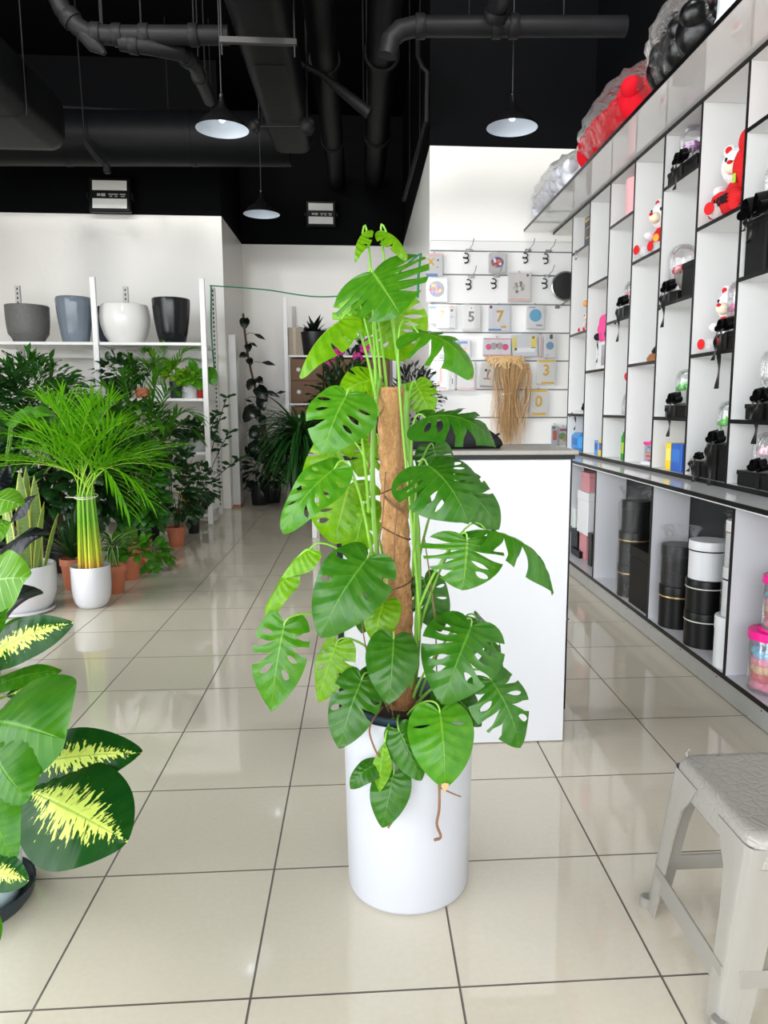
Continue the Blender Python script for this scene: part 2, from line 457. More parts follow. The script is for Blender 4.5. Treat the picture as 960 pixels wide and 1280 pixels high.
pipe_thing('drain_pipe', 'dark horizontal pipe crossing the upper right ceiling', 'pipe',
    [at(484,70,yq), at(488,50,yq), at(500,38,yq), at(520,33,yq), at(782,33,yq)], .072, joints=[(3,.02),(3,.38),(3,.46)])
pipe_thing('drain_pipe', 'black pipe branch rising from the upper right crossing pipe', 'pipe', [at(617,33,yq), at(622,8,yq-.1), at(632,-25,yq-.5)], .075, joints=[(0,.55)])
pipe_thing('drain_pipe', 'thin black pipe slanting between the two long ceiling pipes', 'pipe',
    [at(362,72,7.5), at(400,92,7.6), at(425,112,7.7), at(452,134,7.8), at(462,142,7.8)], [.03,.03,.045,.055,.055], joints=[(2,.5)])
pipe_thing('conduit', 'thin black conduit bending down beside the right black wall', 'pipe',
    [at(522,30,7.3), at(522,70,7.3), at(528,84,7.3), at(534,90,7.3), at(533,150,7.35), at(505,250,9.0)], .022, n=8)
t = thing('strut_hanger', 'steel strut bar hung under the long air duct', 'bracket', tuple(at(275,50,6.0)))
o = at(275,50,6.0)
MB().box(0, (at(371,53,6.0)-o).x, -.02, .02, -.02, .02).build('bar', M_steel, t)
for uu in (277, 368):
    q = at(uu,50,6.0)-o; MB().tube([(q.x,0,-.1),(q.x,0,ZC-o.z)], .006, 6).build('rod', M_steel, t)
t = thing('pipe_clamp', 'black threaded rod with two valve lumps under the long air duct', 'bracket', tuple(at(318,158,7.4))); o = at(318,158,7.4)
e = at(384,158,7.4)-o
MB().tube([(0,0,0), tuple(e)], .016, 8).build('rod', M_pipe, t)
for q, s_ in ((Vector((0,0,0)), .055), (e, .075)):
    MB().ell(q, (s_, s_, s_*1.05), 10, 7).ell(q+Vector((.03,-.02,.03)), (s_*.6,)*3, 8, 6).ell(q+Vector((.02,0,-.04)), (s_*.5,)*3, 8, 6).build('valve', M_pipe, t)
MB().tube([tuple(e), (e.x, 0, ZC-o.z)], .006, 6).build('hanger_rod', M_pipe, t)
t = thing('duct_bracket', 'small black bracket clipped under the crossing back duct', 'bracket', tuple(at(133,200,8.85))); 
MB().box(-.035,.035,-.03,.03,-.14,-.04,.01).build('clip', M_pipe, t); MB().tube([(-.22,0,.18),(-.1,0,.02),(0,0,-.06)], .03, 8).build('arm', M_pipe, t)
MB().tube([(-.22,0,.18),(-.24,0,ZC-at(133,200,8.85).z)], .008, 6).build('rod', M_pipe, t)
pipe_thing('conduit', 'thin grey conduit line running above the crossing back duct', 'pipe', [at(60,133,9.3), at(180,139,9.3), at(300,141,9.3)], .018, n=8, m=M_pipe)

# ------------------------------------------------------------------ pendants and flood lights
M_pend = mat('black_spun_metal', (18,18,19), .22, var=.1)
M_pin = mat('white_inner_reflector', (214,224,236), .4, var=.02)
M_bulb = mat('frosted_bulb', (226,238,255), .3, var=.01, emit=3)
def pendant(u, v, y, label, first=None):
    p = at(u, v, y)
    t = thing('pendant_lamp', label, 'lamp', tuple(p), group='black bell pendant lamps')
    R = .2; prof = [(.016,.235),(.022,.20),(.03,.17),(.052,.14),(.095,.105),(.15,.068),(.185,.03),(R,.0)]
    sh = MB().lathe([(r, z) for r, z in prof[::-1]], n=40); sh.f = [q for q in sh.f if len(q) <= 4]
    sh.build('shade', M_pend, t, auto=None)
    inn = [(R-.002,.0),(.18,.026),(.145,.06),(.09,.096),(.04,.12),(.0,.125)]
    o = MB().lathe(inn, n=40); o.f = o.f[:-1] if len(o.f[-1]) > 4 else o.f; o.f = [q for q in o.f if len(q) <= 4]
    o.build('reflector', M_pin, t, auto=None)
    MB().ell((0,0,.085), (.028,.028,.036), 14, 9).build('bulb', M_bulb, t)
    MB().tube([(0,0,.225),(0,0,.25),(0,0,.262)], [.017,.017,.008], 12).build('cap', M_pend, t)
    MB().tube([(0,0,.255),(0,0,(ZC if not (dxl-.02 < p.x < dxr+.02) else DUCT_Z)-p.z)], .0045, 6).build('cord', mat('black_flex', (50,50,52), .6), t)
    return t
pendant(278, 162, 6.1, 'black bell pendant lamp hanging on the left over the tiled aisle')
pendant(640, 160, 6.1, 'black bell pendant lamp hanging on the right before the black wall')
pendant(327, 268, 8.7, 'smallest and farthest black bell pendant lamp, near the alcove corner')
M_flood = mat('black_cast_housing', (12,12,13), .4)
M_panel = mat('white_led_panel', (244,244,240), .25, var=.03)
E_FILL = 70
M_print = mat('white_print', (190,190,190), .5)
def flood(u, v, y, w, label, tilt):
    p = at(u, v, y); t = thing('flood_light', label, 'lamp', tuple(p), group='twin panel flood lights')
    h = w*.84; R = Matrix.Rotation(tilt, 3, 'X')
    def part(name, mb, m, sub=None):
        for i in range(len(mb.v)): mb.v[i] = mb.v[i] @ np.array(R).T
        return mb.build(name, m, t)
    part('housing', MB().box(-w/2, w/2, 0, .06, -h/2, h/2, .012), M_flood)
    for z0 in (.12, -.40):
        part('led_panel', MB().box(-w*.41, w*.41, -.006, .002, z0*h, (z0+.28)*h, .002), M_panel)
    pr = MB()
    for x0, x1, z0, z1 in ((-.3,-.22,-.03,.04),(-.2,-.1,-.04,.045),(-.03,.2,.01,.04),(.24,.38,.01,.04),(0,.06,-.05,-.02),(.12,.19,-.05,-.02),(.27,.36,-.05,-.02)):
        pr.box(x0*w, x1*w, -.004, -.001, z0*h-.02*h, z1*h-.02*h)
    part('printed_label', pr, M_print)
    for s_ in (-1, 1): part('bracket_arm', MB().box(s_*w*.53-.012, s_*w*.53+.012, .0, .12, -.1*h, .04*h, .003), M_flood)
    part('back_plate', MB().box(-w*.3, w*.3, .1, .178, -.06, .06), M_flood)
flood(137, 243, 10.18, .52, 'twin panel flood light on the black wall over the planter rack', -.12)
flood(401, 267, 11.88, .45, 'twin panel flood light on the black wall above the alcove', -.05)

# unseen fill lamps added high in the room to brighten the back walls
def added_flood(x, y, z, rx, rz, e):
    p = (x, y, z)
    t = thing('flood_light', 'added fill flood light out of view near the ceiling, one of a row', 'lamp', p, group='added fill flood lights out of view')
    R = Matrix.Rotation(rx, 4, 'X')
    MB().box(-.3,.3,-.25,.25,.012,.08,.01).build('housing', M_flood, t).matrix_local = R
    q = R @ Vector((0,0,.08)); MB().tube([tuple(q), (q.x, q.y-.06, q.z+.05), (q.x, q.y-.06, ZC-z)], .02, 8).build('bracket_arm', M_flood, t)
    l = bpy.data.lights.new('added_beam', 'AREA'); l.shape = 'RECTANGLE'; l.size = .56; l.size_y = .46; l.energy = e; l.color = (1,.985,.96)
    o = bpy.data.objects.new('added_beam', l); COL.objects.link(o); o.parent = t; o.matrix_local = R @ Matrix.Translation((0,0,.005))
for x, e in ((-4.2,E_FILL),(-2.2,E_FILL),(-.2,E_FILL),(1.2,E_FILL*.6)): added_flood(x, 3.6, 5.3, 1.32, 0, e)

# ------------------------------------------------------------------ light: daylight through the storefront
W = bpy.data.worlds.new('daylight'); SC.world = W; W.use_nodes = True
bg = W.node_tree.nodes['Background']; bg.inputs[0].default_value = (.93,.965,1.0,1); bg.inputs[1].default_value = WORLD = 6.0
def portal(name, loc, rot, sx, sy):
    l = bpy.data.lights.new(name, 'AREA'); l.shape = 'RECTANGLE'; l.size = sx; l.size_y = sy; l.cycles.is_portal = True
    o = bpy.data.objects.new(name, l); COL.objects.link(o); o.location = loc; o.rotation_euler = rot
portal('storefront_daylight', ((XL+XR)/2, YF-.07, 2.33), (PI/2,0,0), XR-XL, 4.6)
portal('added_side_daylight', (XL-.1, .2, 2.3), (PI/2,0,PI/2*3), 8.8, 4.6)  # portal for the added, unseen left glazing
v = SC.view_settings; v.view_transform = 'Standard'; v.look = 'None'; v.exposure = 0.35; v.gamma = 1; v.use_curve_mapping = False
SC.cycles.use_denoising = True; SC.cycles.max_bounces = 10; SC.cycles.diffuse_bounces = 6; SC.cycles.transparent_max_bounces = 24
SC.cycles.caustics_reflective = False; SC.cycles.caustics_refractive = False
SC.cycles.sample_clamp_indirect = 6
def wp(name, mb, m, t, **k):
    """a part built in world coordinates, stored in the frame of its thing (things placed without rotation)"""
    o = np.array(t.location if t.parent is None else (Vector(t.location)+Vector(t.parent.location)))
    for i in range(len(mb.v)): mb.v[i] = mb.v[i]-o
    return mb.build(name, m, t, **k)
def wsub(name, mb, m, part, t, **k):
    o = np.array(t.location)
    for i in range(len(mb.v)): mb.v[i] = mb.v[i]-o
    return mb.build(name, m, part, **k)
M_grey = mat('grey_stone_laminate', (150,146,140), .3, var=.1, scale=40)
M_cool = mat('cool_white_laminate', (210,211,216), .25, var=.015)

# ------------------------------------------------------------------ service counter
t = thing('service_counter', 'white reception counter with black edges and grey top behind the monstera', 'counter', (.38, 3.1, 0))
wp('front_panel', MB().box(-.075, .838, 2.93, 2.95, 0.004, 1.19, .002), M_cool, t)
wp('body', MB().box(-.07, .80, 2.95, 3.27, 0.01, 1.19), M_cool, t)
wp('edge_strip', MB().box(-.098, -.076, 2.925, 3.28, .1, 1.19), M_black, t)
wp('edge_strip', MB().box(-.09, .85, 2.915, 2.95, 1.191, 1.209), M_black, t)
wp('countertop', MB().box(-.12, .862, 2.90, 3.30, 1.2095, 1.228, .003), M_grey, t)
q = MB().box(.80, .94, 3.262, 3.30, 0.0, 1.2)
wp('end_panel', q, M_black, t)
for zz in (.43, .86): wp('panel_joint', MB().box(.84, .945, 3.258, 3.2615, zz, zz+.006), M_steel, t)

# ------------------------------------------------------------------ display shelving on the right
DY = [6.81-.508*k for k in range(10)]
ZS_A, ZS_B = (2.742, 2.035, 1.332), (2.39, 1.692)
XBK = X_UP+.345
t = thing('display_shelf', 'tall white display shelving with black edged staggered cubbies on the right wall', 'shelf', (2.05, 5.0, Z_LEDGE))
wp('back_panel', MB().box(XBK, XBK+.02, DY[-1], DY[0], Z_LEDGE+.002, Z_TOP), M_white, t)
TK = .02
def edged(name, x0, y0, y1, z0, z1, vertical):
    p = wp(name, MB().box(x0+.003, XBK-.001, y0, y1, z0, z1), M_white, t)
    wsub('edge_band', MB().box(x0, x0+.0028, y0-.0005, y1+.0005, z0-.0005, z1+.0005), M_black, p, t)
for k in range(10): edged('divider', X_UP, DY[k]-TK/2, DY[k]+TK/2, Z_LEDGE+.026, Z_TOP-.026, True)
edged('bottom_board', X_UP-.002, DY[-1]-TK/2, DY[0]+TK/2, Z_LEDGE+.002, Z_LEDGE+.025, False)
edged('top_board', X_UP-.002, DY[-1]-TK/2, YR-.004, Z_TOP-.025, Z_TOP-.001, False)
for k in range(9):
    for z in (ZS_A if k % 2 == 0 else ZS_B):
        edged('shelf_board', X_UP, DY[k+1]+TK/2+.0005, DY[k]-TK/2-.0005, z-.02, z, False)
can = wp('canopy', MB().box(1.611, XBK, DY[-1]-.02, YR-.003, Z_TOP, Z_TOP+.022), mat('glossy_white_soffit', (236,237,238), .06, var=.01, coat=.5), t)
wsub('edge_band', MB().box(1.607, 1.6105, DY[-1]-.02, YR-.003, Z_TOP-.001, Z_TOP+.024), M_black, can, t)
# lower cabinet and its continuous top
XB = 1.935
t = thing('worktop', 'glossy grey white ledge running along under the display cubbies', 'worktop', (1.95, 5.0, .95))
b = wp('board', MB().box(1.665, XR-.005, 2.23, DY[0], .947, Z_LEDGE), mat('glossy_ledge', (226,227,228), .1, var=.02, spec=.4), t)
wsub('edge_band', MB().box(1.66, 1.6645, 2.23, DY[0], .954, Z_LEDGE+.001), M_black, b, t)
t = thing('base_cabinet', 'low open white cabinet with black edges and black back under the ledge', 'cabinet', (1.95, 5.0, 0))
LY = [6.3, atx(741.5,690,X_LOW).y, atx(812,690,X_LOW).y, atx(914,690,X_LOW).y, 2.26]
ZBL = .152
for k, y in enumerate(LY):
    p = wp('divider', MB().box(X_LOW+.003, XB-.02, y-.011, y+.011, ZBL+.0005, .945), M_cool, t)
    wsub('edge_band', MB().box(X_LOW, X_LOW+.0028, y-.012, y+.012, ZBL+.0005, .945), M_black, p, t)
wp('back_panel', MB().box(XB-.018, XB, 2.24, 6.32, .06, .945), M_black, t)
p = wp('bottom_board', MB().box(X_LOW+.003, XB-.02, 2.24, 6.32, .13, ZBL), M_cool, t)
wsub('edge_band', MB().box(X_LOW-.001, X_LOW+.0028, 2.24, 6.32, .129, ZBL+.0007), M_black, p, t)
p = wp('plinth', MB().box(1.752, 1.77, 2.24, 6.32, .0, .128), mat('pale_plinth', (160,159,156), .25), t)
for y in np.arange(2.6, 6.2, .42): wsub('screw', MB().ell((1.751, y, .07), (.002,.004,.004), 8, 5), M_black, p, t)

# ------------------------------------------------------------------ planter rack on the left
t = thing('storage_rack', 'white metal shelving rack against the left back wall, planters on its top shelf', 'rack', (-3.1, 9.35, 0))
def post(x, y, z1, slots=False):
    p = wp('post', MB().box(x-.03, x+.03, y-.02, y+.02, 0, z1, .003), M_whitem if not slots else mat('slotted_grey_post', (205,203,200), .4), t)
    if slots:
        s_ = MB(); z = .12
        while z < z1-.05: s_.box(x-.009, x+.009, y-.0215, y-.0195, z, z+.028); z += .055
        wsub('slot_row', s_, M_steel, p, t)['kind'] = 'stuff'
for x in (-4.37, -3.02, -1.80): post(x, 9.0, 2.85)
for x in (-4.2, -2.9, -1.83): post(x, 9.82, 2.87, True)
for z in (2.13, 1.49, .86, .12):
    for x0, x1 in ((-4.335,-3.055), (-2.985,-1.835)):
        p = wp('shelf', MB().box(x0, x1, 9.0, 9.8, z-.035, z, .004), M_whitem, t)
wp('wall_rail', MB().box(-4.4, -1.8, 9.84, 9.87, 2.0, 2.05).box(-4.4, -1.8, 9.84, 9.87, .8, .85), M_whitem, t)
def planter(x, y, z, prof, m, label, rip=None, rim=None):
    t = thing('planter', label, 'planter', (x, y, z), group='empty planters on the top shelf of the rack')
    MB().lathe(prof, n=56, rip=rip).build('pot', m, t, auto=.7)
    r, h = prof[-1]
    MB().lathe([(r,h),(r-.008,h+.006),(r-.022,h+.006),(r-.03,h-.004),(r-.035,h-.12),(0,h-.13)][0:], n=56, rip=rip).build('rim', m, t, auto=.9)
    return t
M_gst = mat('ribbed_grey_stone', (104,104,102), .55, var=.18, scale=30, bump=.5, bscale=40)
M_gbl = mat('blue_grey_glaze', (122,134,146), .12, var=.16, scale=5)
M_gwh = mat('white_glaze', (236,235,232), .15, var=.02)
M_gbk = mat('black_ribbed_glaze', (22,24,28), .2, var=.2, scale=20)
rings = lambda a, z: 1+.006*math.sin(z*190)
planter(-3.90, 9.33, 2.131, [(.0,.0),(.15,.0),(.165,.01),(.185,.06),(.215,.10),(.222,.115),(.232,.2),(.238,.3),(.24,.43)], M_gst, 'grey stone planter with stepped base, leftmost on the rack', rings)
planter(-3.36, 9.33, 2.131, [(0,0),(.135,0),(.145,.01),(.165,.12),(.188,.3),(.2,.44),(.204,.5),(.196,.53)], M_gbl, 'tall blue grey glazed planter on the rack beside the grey stone one', lambda a,z: 1+.012*math.cos(18*a))
planter(-2.98, 9.6, 2.131, [(0,0),(.14,0),(.17,.02),(.225,.14),(.25,.28),(.245,.40),(.225,.45)], mat('dark_blue_glaze', (58,66,78), .2), 'dark blue round planter half hidden behind the white one', rings)
planter(-2.77, 9.3, 2.131, [(0,0),(.165,0),(.19,.012),(.245,.1),(.278,.22),(.288,.31),(.278,.4),(.262,.445)], M_gwh, 'wide round white ringed planter on the rack', lambda a,z: 1+.008*math.sin(z*120))
planter(-2.235, 9.33, 2.131, [(0,0),(.135,0),(.15,.012),(.18,.14),(.204,.3),(.216,.43),(.219,.5),(.217,.525)], M_gbk, 'tall black planter at the right end of the rack', lambda a,z: 1+.008*math.cos(40*a))

# ------------------------------------------------------------------ stool
ZST = .462
t = thing('plastic_stool', 'grey plastic stool with embossed seat in the right foreground', 'stool', (1.03, 1.67, 0))
M_stool = mat('grey_translucent_plastic', (142,138,131), .32, var=.03, trans=.12)
def seatmat():
    N = NT('embossed_grey_plastic'); tc = N.n('TexCoord')
    v = N.n('TexVoronoi', i_Vector=tc.outputs['Object'], i_Scale=34.0, feature='DISTANCE_TO_EDGE')
    b = N.n('BsdfPrincipled', i_Base_Color=lin((140,136,129)), i_Roughness=.34)
    bp = N.n('Bump', i_Strength=.3, i_Height=N.math('MULTIPLY', v.outputs['Distance'], 7.0, clamp=True), i_Distance=.003)
    N.link(bp.outputs[0], b.inputs['Normal']); N.link(b.outputs[0], N.out.inputs[0]); return N.m
sx0, sx1, sy0, sy1 = .853, 1.215, 1.468, 1.872
def rrect(x0, x1, y0, y1, r, n=6):
    o = []
    for cx, cy, a0 in ((x1-r,y1-r,0),(x0+r,y1-r,PI/2),(x0+r,y0+r,PI),(x1-r,y0+r,1.5*PI)):
        for k in range(n+1): a = a0+k*PI/2/n; o.append((cx+r*math.cos(a), cy+r*math.sin(a)))
    return o
def loft(rings, cap=True):
    n = len(rings[0]); v = [p for r in rings for p in r]; f = []
    for i in range(len(rings)-1): f += [(i*n+k, i*n+(k+1)%n, (i+1)*n+(k+1)%n, (i+1)*n+k) for k in range(n)]
    if cap: f += [tuple((len(rings)-1)*n+k for k in range(n))]
    return MB().add(v, f)
rg = [[(x,y,z) for x,y in rrect(sx0-g, sx1+g, sy0-g, sy1+g, .045)] for g,z in ((.012,ZST-.075),(.010,ZST-.074),(.004,ZST-.02),(-.004,ZST-.005),(-.014,ZST),(-.03,ZST-.002))]
wp('seat', loft(rg), seatmat(), t, auto=.9)
SPL = .058
for ax, ay in ((0,0),(0,1),(1,0),(1,1)):
    sgx, sgy = (1 if ax == 0 else -1), (1 if ay == 0 else -1)
    rings_ = []
    for z, w in ((ZST-.03,.15),(ZST-.08,.125),(ZST-.12,.095),(.25,.08),(.1,.072),(.012,.066),(0,.066)):
        k = (ZST-z)/ZST; cx = (sx0 if ax == 0 else sx1)-sgx*(.004+SPL*k); cy = (sy0 if ay == 0 else sy1)-sgy*(.004+.02*k)
        L = [(w,0),(w*.6,0),(.03,0),(.012,.004),(.004,.012),(0,.03),(0,w*.6),(0,w),(.006,w),(.006,w*.6),(.008,.03),(.012,.015),(.03,.008),(w*.6,.006),(w,.006)]
        ring = [(cx+sgx*x, cy+sgy*y, z) for x, y in L]
        rings_.append(ring if sgx*sgy < 0 else ring[::-1])
    lg = wp('leg', loft(rings_), M_stool, t, auto=.9)
    k = 1.0; cx = (sx0 if ax == 0 else sx1)-sgx*(.004+SPL)+sgx*.012; cy = (sy0 if ay == 0 else sy1)-sgy*.024+sgy*.012
    wsub('foot_cap', MB().lathe([(0,0),(.018,0),(.02,.004),(.02,.026),(.016,.03),(0,.03)], (cx-sgx*.008,cy,0), 16), M_stool, lg, t)
k = (ZST-.11)/ZST
for ax in (0,1):
    x = (sx0-.004-SPL*k) if ax == 0 else (sx1+.004+SPL*k)
    d = .007 if ax == 0 else -.007
    wp('stretcher', MB().box(min(x,x+d), max(x,x+d), sy0+.01, sy1-.01, .075, .14, .002), M_stool, t)
for ay in (0,1):
    y = sy0-.016 if ay == 0 else sy1+.016
    wp('stretcher', MB().box(sx0-.02, sx1+.02, y-.004, y+.004, .105, .15, .002), M_stool, t)
lp = MB().tube([(sx0+.02,sy1-.02,ZST-.002),(sx0+.018,sy1-.02,ZST+.012),(sx0+.026,sy1-.015,ZST+.016),(sx0+.034,sy1-.012,ZST+.008)], .003, 6)
wp('moulded_tab', lp, M_stool, t)

# ------------------------------------------------------------------ alcove: white duct column, cable line
t = thing('cable_duct', 'tall narrow white boxed column standing at the alcove corner', 'column', (-1.74, 10.62, 0))
wp('casing', MB().box(-1.784, -1.68, 10.5, 10.75, 0.03, 2.36, .006), M_white, t)
wp('base_block', MB().box(-1.786, -1.675, 10.49, 10.76, 0, .03), mat('terracotta_skirting', (176,120,92), .6), t)
M_grn = mat('green_cable', (36,122,84), .5)
t = thing('cable', 'thin green cable strung from the planter rack across to the right pillar', 'cable', tuple(at(262,357,9.75)))
P = [at(262,357,9.75), at(330,362,9.5), at(400,371,9.0), at(470,362,8.4), at(515,325,7.6), at(526,317,7.47)]
wp('strand', MB().tube(catmull(P, 8), .008, 6), M_grn, t)
P = [at(264,357,9.75), at(264,405,9.72), at(266,440,9.7), at(269,470,9.7)]
wp('hanging_end', MB().tube(catmull(P, 4), .01, 6), M_grn, t)
t = thing('cable', 'short green cable end taped down the corner of the right pillar', 'cable', tuple(at(524,316,7.46)))
wp('strand', MB().tube([at(526,317,7.47), at(525,325,7.46), at(523,345,7.45), at(522,372,7.45)], .014, 6), M_grn, t)
# ------------------------------------------------------------------ leaf geometry
HEART = [(0,.0),(.06,-.085),(.16,-.145),(.27,-.14),(.37,-.075),(.45,.05),(.49,.2),(.485,.36),(.43,.54),(.33,.71),(.2,.86),(.09,.955),(0,1.0)]
OVAL = [(0,0),(.06,.01),(.16,.045),(.27,.11),(.37,.2),(.45,.32),(.495,.45),(.48,.6),(.41,.74),(.29,.86),(.15,.95),(.05,.99),(0,1.0)]
LANCE = [(0,0),(.05,.02),(.14,.07),(.24,.14),(.34,.22),(.43,.32),(.49,.43),(.5,.54),(.44,.68),(.33,.8),(.18,.91),(.06,.98),(0,1.0)]
def outline(name):
    P = np.array(catmull(name, 8)); d = np.r_[0, np.cumsum(np.linalg.norm(np.diff(P, axis=0), axis=1))]; d /= d[-1]
    return lambda t: np.array([np.interp(t, d, P[:,0]), np.interp(t, d, P[:,1])])
OUTL = {'heart': outline(HEART), 'oval': outline(OVAL), 'lance': outline(LANCE)}
def leaf_geo(shape='heart', ratio=.9, slits=(), gw=.022, fold=.12, arch=.12, curl=.25, wave=.03, quilt=.011, nv=9, seed=0, na=4, ns=8, holes=.4, twist=0.0, skew=0.0):
    """unit leaf: base at the origin, tip at (0,1,0), blade facing +z. slits: list of (t, s0) cuts between the side veins"""
    r = random.Random(seed); mg = OUTL[shape]; V = []; Fc = []; UV = []; idx = {}
    m0 = .16 if shape == 'heart' else .0
    ph = r.random()*6.28
    def vert(x, y, u, v):
        k = (round(x,4), round(y,4))
        if k in idx: return idx[k]
        X, Y = x*ratio, y
        z = -fold*abs(X)*1.2 - curl*X*X + arch*4*Y*(1-Y)*(1 if Y > 0 else .6) - (twist*X*Y)
        au = abs(u*2-1)
        z += quilt*math.cos(2*PI*(v*nv))*math.sin(PI*min(1, au*1.02))
        z += wave*(au**2)*math.sin(9*Y+ph+(3 if u > .5 else 0))
        X += skew*Y*(1-Y)
        idx[k] = len(V); V.append((X, Y, z)); UV.append((u, v)); return idx[k]
    for sd in (-1, 1):
        sl = []
        for t, s0 in slits:
            tj = t+r.uniform(-.02,.02)
            if r.random() < holes: a = max(.16, s0-.14+r.uniform(-.06,.08)); sl.append((tj, a, min(.91, a+r.uniform(.34,.5)), gw*r.uniform(.6,1.0), True))
            else: sl.append((tj, max(.18, s0-.12+r.uniform(-.06,.08)), 1, gw*r.uniform(.8,1.3), False))
        B = [(0.0,9,9,0,True)]+sl+[(1.0,9,9,0,True)]
        S = [0,.08,.16,.24,.32,.4,.48,.56,.64,.72,.79,.85,.91,.96,1.0] if ns >= 8 else list(np.linspace(0,1,ns+1))
        def gap(b, s):
            t, a, e, g, hole = b
            if s <= a: return 0
            if hole: return g*math.sin(PI*(s-a)/(e-a))**.5 if s < e else 0
            return g*min(1.0, ((s-a)/(1-a))*1.6)
        for j in range(len(B)-1):
            n = max(2, int(round((B[j+1][0]-B[j][0])*na*6)))
            rows = []
            for s in S:
                t0, t1 = B[j][0]+gap(B[j], s), B[j+1][0]-gap(B[j+1], s); row = []
                for k in range(n+1):
                    t = t0+(t1-t0)*k/n
                    M = mg(t); mid = np.clip((t-m0)/(1-m0), 0, 1)**1.85*.975
                    if shape != 'heart': mid = t**1.02
                    e = s
                    q = mid*(1-e)+M[1]*e + .035*math.sin(PI*e)*(1-mid)*(1 if mid > .02 else 0)
                    row.append(vert(sd*M[0]*e, q, .5+sd*.5*e, t))
                rows.append(row)
            for i in range(len(rows)-1):
                for k in range(n):
                    q = [rows[i][k], rows[i][k+1], rows[i+1][k+1], rows[i+1][k]]
                    q2 = []
                    for x in q:
                        if x not in q2: q2.append(x)
                    if len(q2) > 2: Fc.append(tuple(q2 if sd < 0 else q2[::-1]))
    return np.array(V), Fc, np.array(UV)
def leaf_obj(name, L, m, parent, M, col=None):
    key = id(L)
    me = leaf_obj.cache.get(key)
    if me is None: me = leaf_obj.cache[key] = MB().add(*L).mesh('leaf')
    o = put(name, me, m, parent, M)
    if col: o.color = (*col, 1)
    return o
leaf_obj.cache = {}; leaf_obj.keep = []

# ------------------------------------------------------------------ the tall monstera
PY = 2.06
MO = thing('potted_monstera', 'tall split leaved monstera climbing a coir pole in a tall white planter', 'plant', (.131, PY, 0))
mo = Vector(MO.location); P0 = np.array(mo)
M_pot = mat('satin_white_planter', (178,180,187), .32, var=.012)
def mp(name, mb, m, **k):
    for i in range(len(mb.v)): mb.v[i] = mb.v[i]-P0
    return mb.build(name, m, MO, **k)
c = (.131, PY, 0)
mp('planter', MB().lathe([(0,.0),(.166,.0),(.174,.004),(.178,.014),(.182,.2),(.187,.5),(.188,.545),(.184,.552),(.178,.55),(.172,.53),(.17,.3),(0,.29)], c, 64), M_pot, auto=.8)
M_nur = mat('dark_blue_nursery_pot', (42,58,70), .5)
mp('nursery_pot', MB().lathe([(.135,.3),(.155,.53),(.165,.545),(.167,.565),(.160,.567),(.15,.55),(.145,.50)], c, 40), M_nur, auto=.8)
M_soil = mat('dark_soil', (44,32,24), .95, var=.4, scale=40, bump=.8, bscale=80)
sm = MB().lathe([(.15,.515),(.12,.53),(.06,.54),(0,.54)], c, 32, rip=lambda a,z: 1+.03*math.sin(7*a))
mp('soil', sm, M_soil)
# coir pole
def coir_mat():
    N = NT('coir_fibre'); tc = N.n('TexCoord')
    w = N.n('TexNoise', i_Vector=N.n('Mapping', i_Vector=tc.outputs['Object'], i_Scale=(60,60,28)).outputs[0], i_Scale=1.2, i_Detail=6.0, i_Roughness=.7)
    v = N.n('TexVoronoi', i_Vector=tc.outputs['Object'], i_Scale=42.0)
    f = N.math('MULTIPLY_ADD', w.outputs['Fac'], 1.6, -.35, clamp=True)
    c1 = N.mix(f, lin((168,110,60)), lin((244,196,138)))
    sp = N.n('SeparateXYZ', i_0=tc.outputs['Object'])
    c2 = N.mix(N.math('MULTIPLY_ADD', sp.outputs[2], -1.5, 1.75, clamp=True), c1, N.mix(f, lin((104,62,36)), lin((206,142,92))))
    ve = N.n('TexVoronoi', i_Vector=N.n('Mapping', i_Vector=tc.outputs['Object'], i_Scale=(1,1,.7)).outputs[0], i_Scale=52.0, feature='DISTANCE_TO_EDGE')
    ln = N.math('MULTIPLY', ve.outputs['Distance'], 11.0, clamp=True)
    c2 = N.mix(N.math('MULTIPLY', N.math('SUBTRACT', 1.0, ln), .07), c2, lin((104,62,34)))
    b = N.n('BsdfPrincipled', i_Base_Color=c2, i_Roughness=.9)
    bp = N.n('Bump', i_Strength=1.0, i_Height=N.math('MULTIPLY_ADD', ln, .12, N.math('MULTIPLY', w.outputs['Fac'], 1.6)), i_Distance=.012)
    N.link(bp.outputs[0], b.inputs['Normal']); N.link(b.outputs[0], N.out.inputs[0]); return N.m
M_coir = coir_mat()
pt, pb = at(488,484,PY), at(503,905,PY); pole = MB(); rings_ = []
nz, nn = 170, 56
pts = [];
for i in range(nz+1):
    k = i/nz; p = pb.lerp(pt, k); R = .041-.004*k
    if k > .985: R *= .93
    for j in range(nn):
        a = 2*PI*j/nn
        rr = R*(1-.07+.11*max(abs(math.cos(2.5*a+k*48)),abs(math.cos(2.5*a-k*48)))**6+.05*(rng.random()-.5))
        pts.append((p.x+rr*math.cos(a), p.y+rr*math.sin(a), p.z))
pf = [(i*nn+j, i*nn+(j+1)%nn, (i+1)*nn+(j+1)%nn, (i+1)*nn+j) for i in range(nz) for j in range(nn)]+[tuple(nz*nn+j for j in range(nn))]
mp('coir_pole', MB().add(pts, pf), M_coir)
fz = MB()
for k in range(150):      # loose fibres
    q = pb.lerp(pt, random.random()); a = random.uniform(PI, 2*PI); d = Vector((math.cos(a), math.sin(a), random.uniform(-.6,.6)))
    s_ = q+Vector((math.cos(a),math.sin(a),0))*.038
    fz.tube([s_, s_+d*.006+Vector((0,0,.004)), s_+d*.011+Vector((random.uniform(-.008,.008),0,random.uniform(-.01,.01)))], .0005, 3)
mp('loose_fibres', fz, M_coir)['kind'] = 'stuff'
M_tie = mat('brown_tie_wire', (74,46,30), .6)
